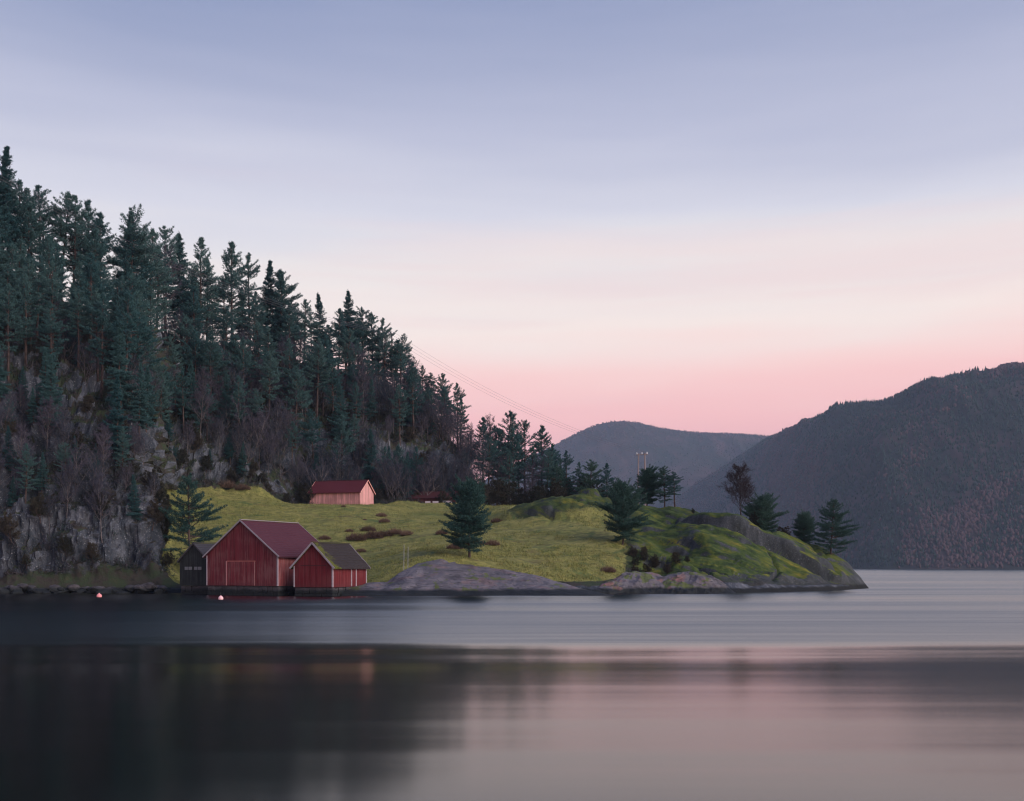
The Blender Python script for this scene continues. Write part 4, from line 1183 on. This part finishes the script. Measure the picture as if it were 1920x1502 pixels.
# ------------------------------------------------------------------ buoys
def lathe(name, prof, mat, n=20):
    V, F = [], []
    for rr, z in prof:
        for k in range(n):
            V.append((rr * math.cos(6.28318 * k / n), rr * math.sin(6.28318 * k / n), z))
    for i in range(len(prof) - 1):
        for k in range(n):
            F.append((i * n + k, i * n + (k + 1) % n, (i + 1) * n + (k + 1) % n, (i + 1) * n + k))
    return mesh_py(name, V, F, mat, True)
M_BUOY = mat_plain('salmon_buoy', (0.80, 0.30, 0.30), .12, .5)
M_BUOY2 = mat_plain('pale_pink_buoy', (0.85, 0.52, 0.52), .1, .5)
M_ROPE = mat_plain('rope', (0.12, 0.11, 0.10), .2)
for px, py, s, m, lab in ((186, 1119.5, .28, M_BUOY, 'salmon mooring buoy floating off the wooded cliff'), (414, 1124, .25, M_BUOY2, 'pale pink mooring buoy floating in front of the large boathouse')):
    D = CAM_H * FPX / (py - HORIZON)
    e = link('buoy', None, None, label=lab, category='buoy'); e.location = (Xp(px, D), D, .10)
    prof = [(.02, -s)] + [(s * math.sin(a), -s * math.cos(a)) for a in np.linspace(.2, 2.7, 12)] + [(s * .28, s * 1.0), (s * .24, s * 1.16), (.01, s * 1.18)]
    link('float', lathe('float', prof, m), e)
    ring = [(s * .16 * math.cos(a), 0, s * 1.25 + s * .16 * math.sin(a)) for a in np.linspace(0, 6.283, 13)]
    link('ring', mesh_py('ring', *tube(ring, [.025] * 13, 5), M_ROPE), e)

# ------------------------------------------------------------------ power line
M_POLE = mat_plain('grey_pole', (0.26, 0.21, 0.20), .3)
M_INS = mat_plain('pale_insulator', (0.62, 0.64, 0.68), .1, .4)
M_WIRE = mat_plain('wire', (0.16, 0.13, 0.15), .1, .5)
def power_pole(px, D, top, label, n_ins=3, span=2.6, z0=None):
    x = Xp(px, D); zg = ground(x, D); zt = Zp(top, D)
    e = link('power_pole', None, None, label=label, category='power pole'); e.location = (x, D, zg); e.rotation_euler = (0, 0, math.radians(-25))
    h = zt - zg
    for s in (-1, 1):
        link('pole', mesh_py('pole', *tube([(s * (span * .34 + .35), 0, -.5), (s * (span * .30), 0, h - .3)], [.22, .17], 8), M_POLE), e)
    link('cross_arm', beam_mesh('cross_arm', (-span / 2 - .2, 0.16, h - .6), (span / 2 + .2, .16, h - .6), .12, .2, M_POLE), e)
    for a, b in ((-1, 1), (1, -1)):
        link('brace', mesh_py('brace', *tube([(a * span * .33, .02 * a, h * .5), (b * span * .31, .02 * a, h * .82)], [.06, .06], 5), M_POLE), e)
    pts = []
    for s in np.linspace(-1, 1, n_ins):
        q = Vector((s * span / 2, .16, h - .5))
        o = link('insulator', lathe('insulator', [(.05, 0), (.24, .08), (.12, .18), (.24, .26), (.12, .36), (.2, .44), (.03, .52)], M_INS, 10), e); o.location = q
        bpy.context.view_layer.update()
        pts.append(e.matrix_world @ (q + Vector((0, 0, .42))))
    return pts
PA = power_pole(1203, 262, 848, 'wooden twin power pole with cross arm rising behind the knoll pines')
PB = power_pole(729, 252, 623, 'wooden power pole with cross arm on the wooded ridge')
PC = [Vector((Xp(-70, 172) + s * .6, 172 - s * .7, Zp(296 + 0 * s, 172))) for s in (-1.3, 0, 1.3)]
def wire(a, b, sag, label, group):
    s = np.linspace(0, 1, 40)
    P = np.outer(1 - s, np.array(a)) + np.outer(s, np.array(b)); P[:, 2] -= sag * 4 * s * (1 - s)
    link('power_line', mesh_py('power_line', *tube(P, [.016] * 40, 4), M_WIRE), None, label=label, category='power line', group=group)
for i, w in enumerate(('left', 'middle', 'right')):
    wire(PB[i], PA[i], 3.0, '%s one of the three wires crossing the pink sky to the knoll pole' % w, 'wires across the sky')
    wire(PC[i], PB[i], 4.0, '%s one of the three wires in front of the hillside forest' % w, 'wires along the hillside')

# two thin stakes on the slab, stump and white boards on the meadow
M_STAKE = mat_plain('grey_stake', (0.30, 0.31, 0.30), .2)
for px, top, bot, lab in ((757, 1021, 1066, 'thin grey stake on the rock slab, the left one'), (764.6, 1025, 1069, 'thin grey stake on the rock slab, the right one')):
    D = 131.5
    link('stake', mesh_py('stake', *tube([(Xp(px, D), D, Zp(bot, D) - .9), (Xp(px + .6, D), D, Zp(top, D))], [.04, .03], 6), M_STAKE), None, label=lab, category='stake')
for px0, px1, lab in ((797, 807, 'short white board at the meadow edge, leftmost of three'), (811, 822, 'white board at the meadow edge, middle of three'), (830, 848, 'longest white board at the meadow edge beside the round pine')):
    D = 213.0
    x0, x1 = Xp(px0, D), Xp(px1, D)
    z = max(ground(x0, D), ground(x1, D))
    link('white_board', box_mesh('white_board', (x0, D, z - .25), (x1, D + .12, z + .38), WHITE, .02), None, label=lab, category='board')
p = hit(649, 946)
st = link('tree_stump', mesh_py('tree_stump', *tube([(p.x, p.y, p.z - .2), (p.x + .05, p.y, p.z + .5), (p.x + .1, p.y, p.z + .9), (p.x + .1, p.y, p.z + .92)], [.42, .33, .27, .02], 9), M_BARK), None, label='dark stump standing before the salmon barn wall', category='stump')

# ------------------------------------------------------------------ haze
t = NT('haze_air')
t.n.remove(t.b)
pv = t.new('ShaderNodeVolumePrincipled')
pv.inputs['Color'].default_value = (0.62, 0.80, 1.0, 1)
pv.inputs['Density'].default_value = 0.00007
pv.inputs['Anisotropy'].default_value = 0.0
t.l.new(pv.outputs[0], t.n['Material Output'].inputs['Volume'])
hz = link('haze', box_mesh('haze', (-6500, -1800, -12), (6500, 7800, 900), t.m), None, kind='stuff', label='thin blue evening haze over the fjord', category='haze')
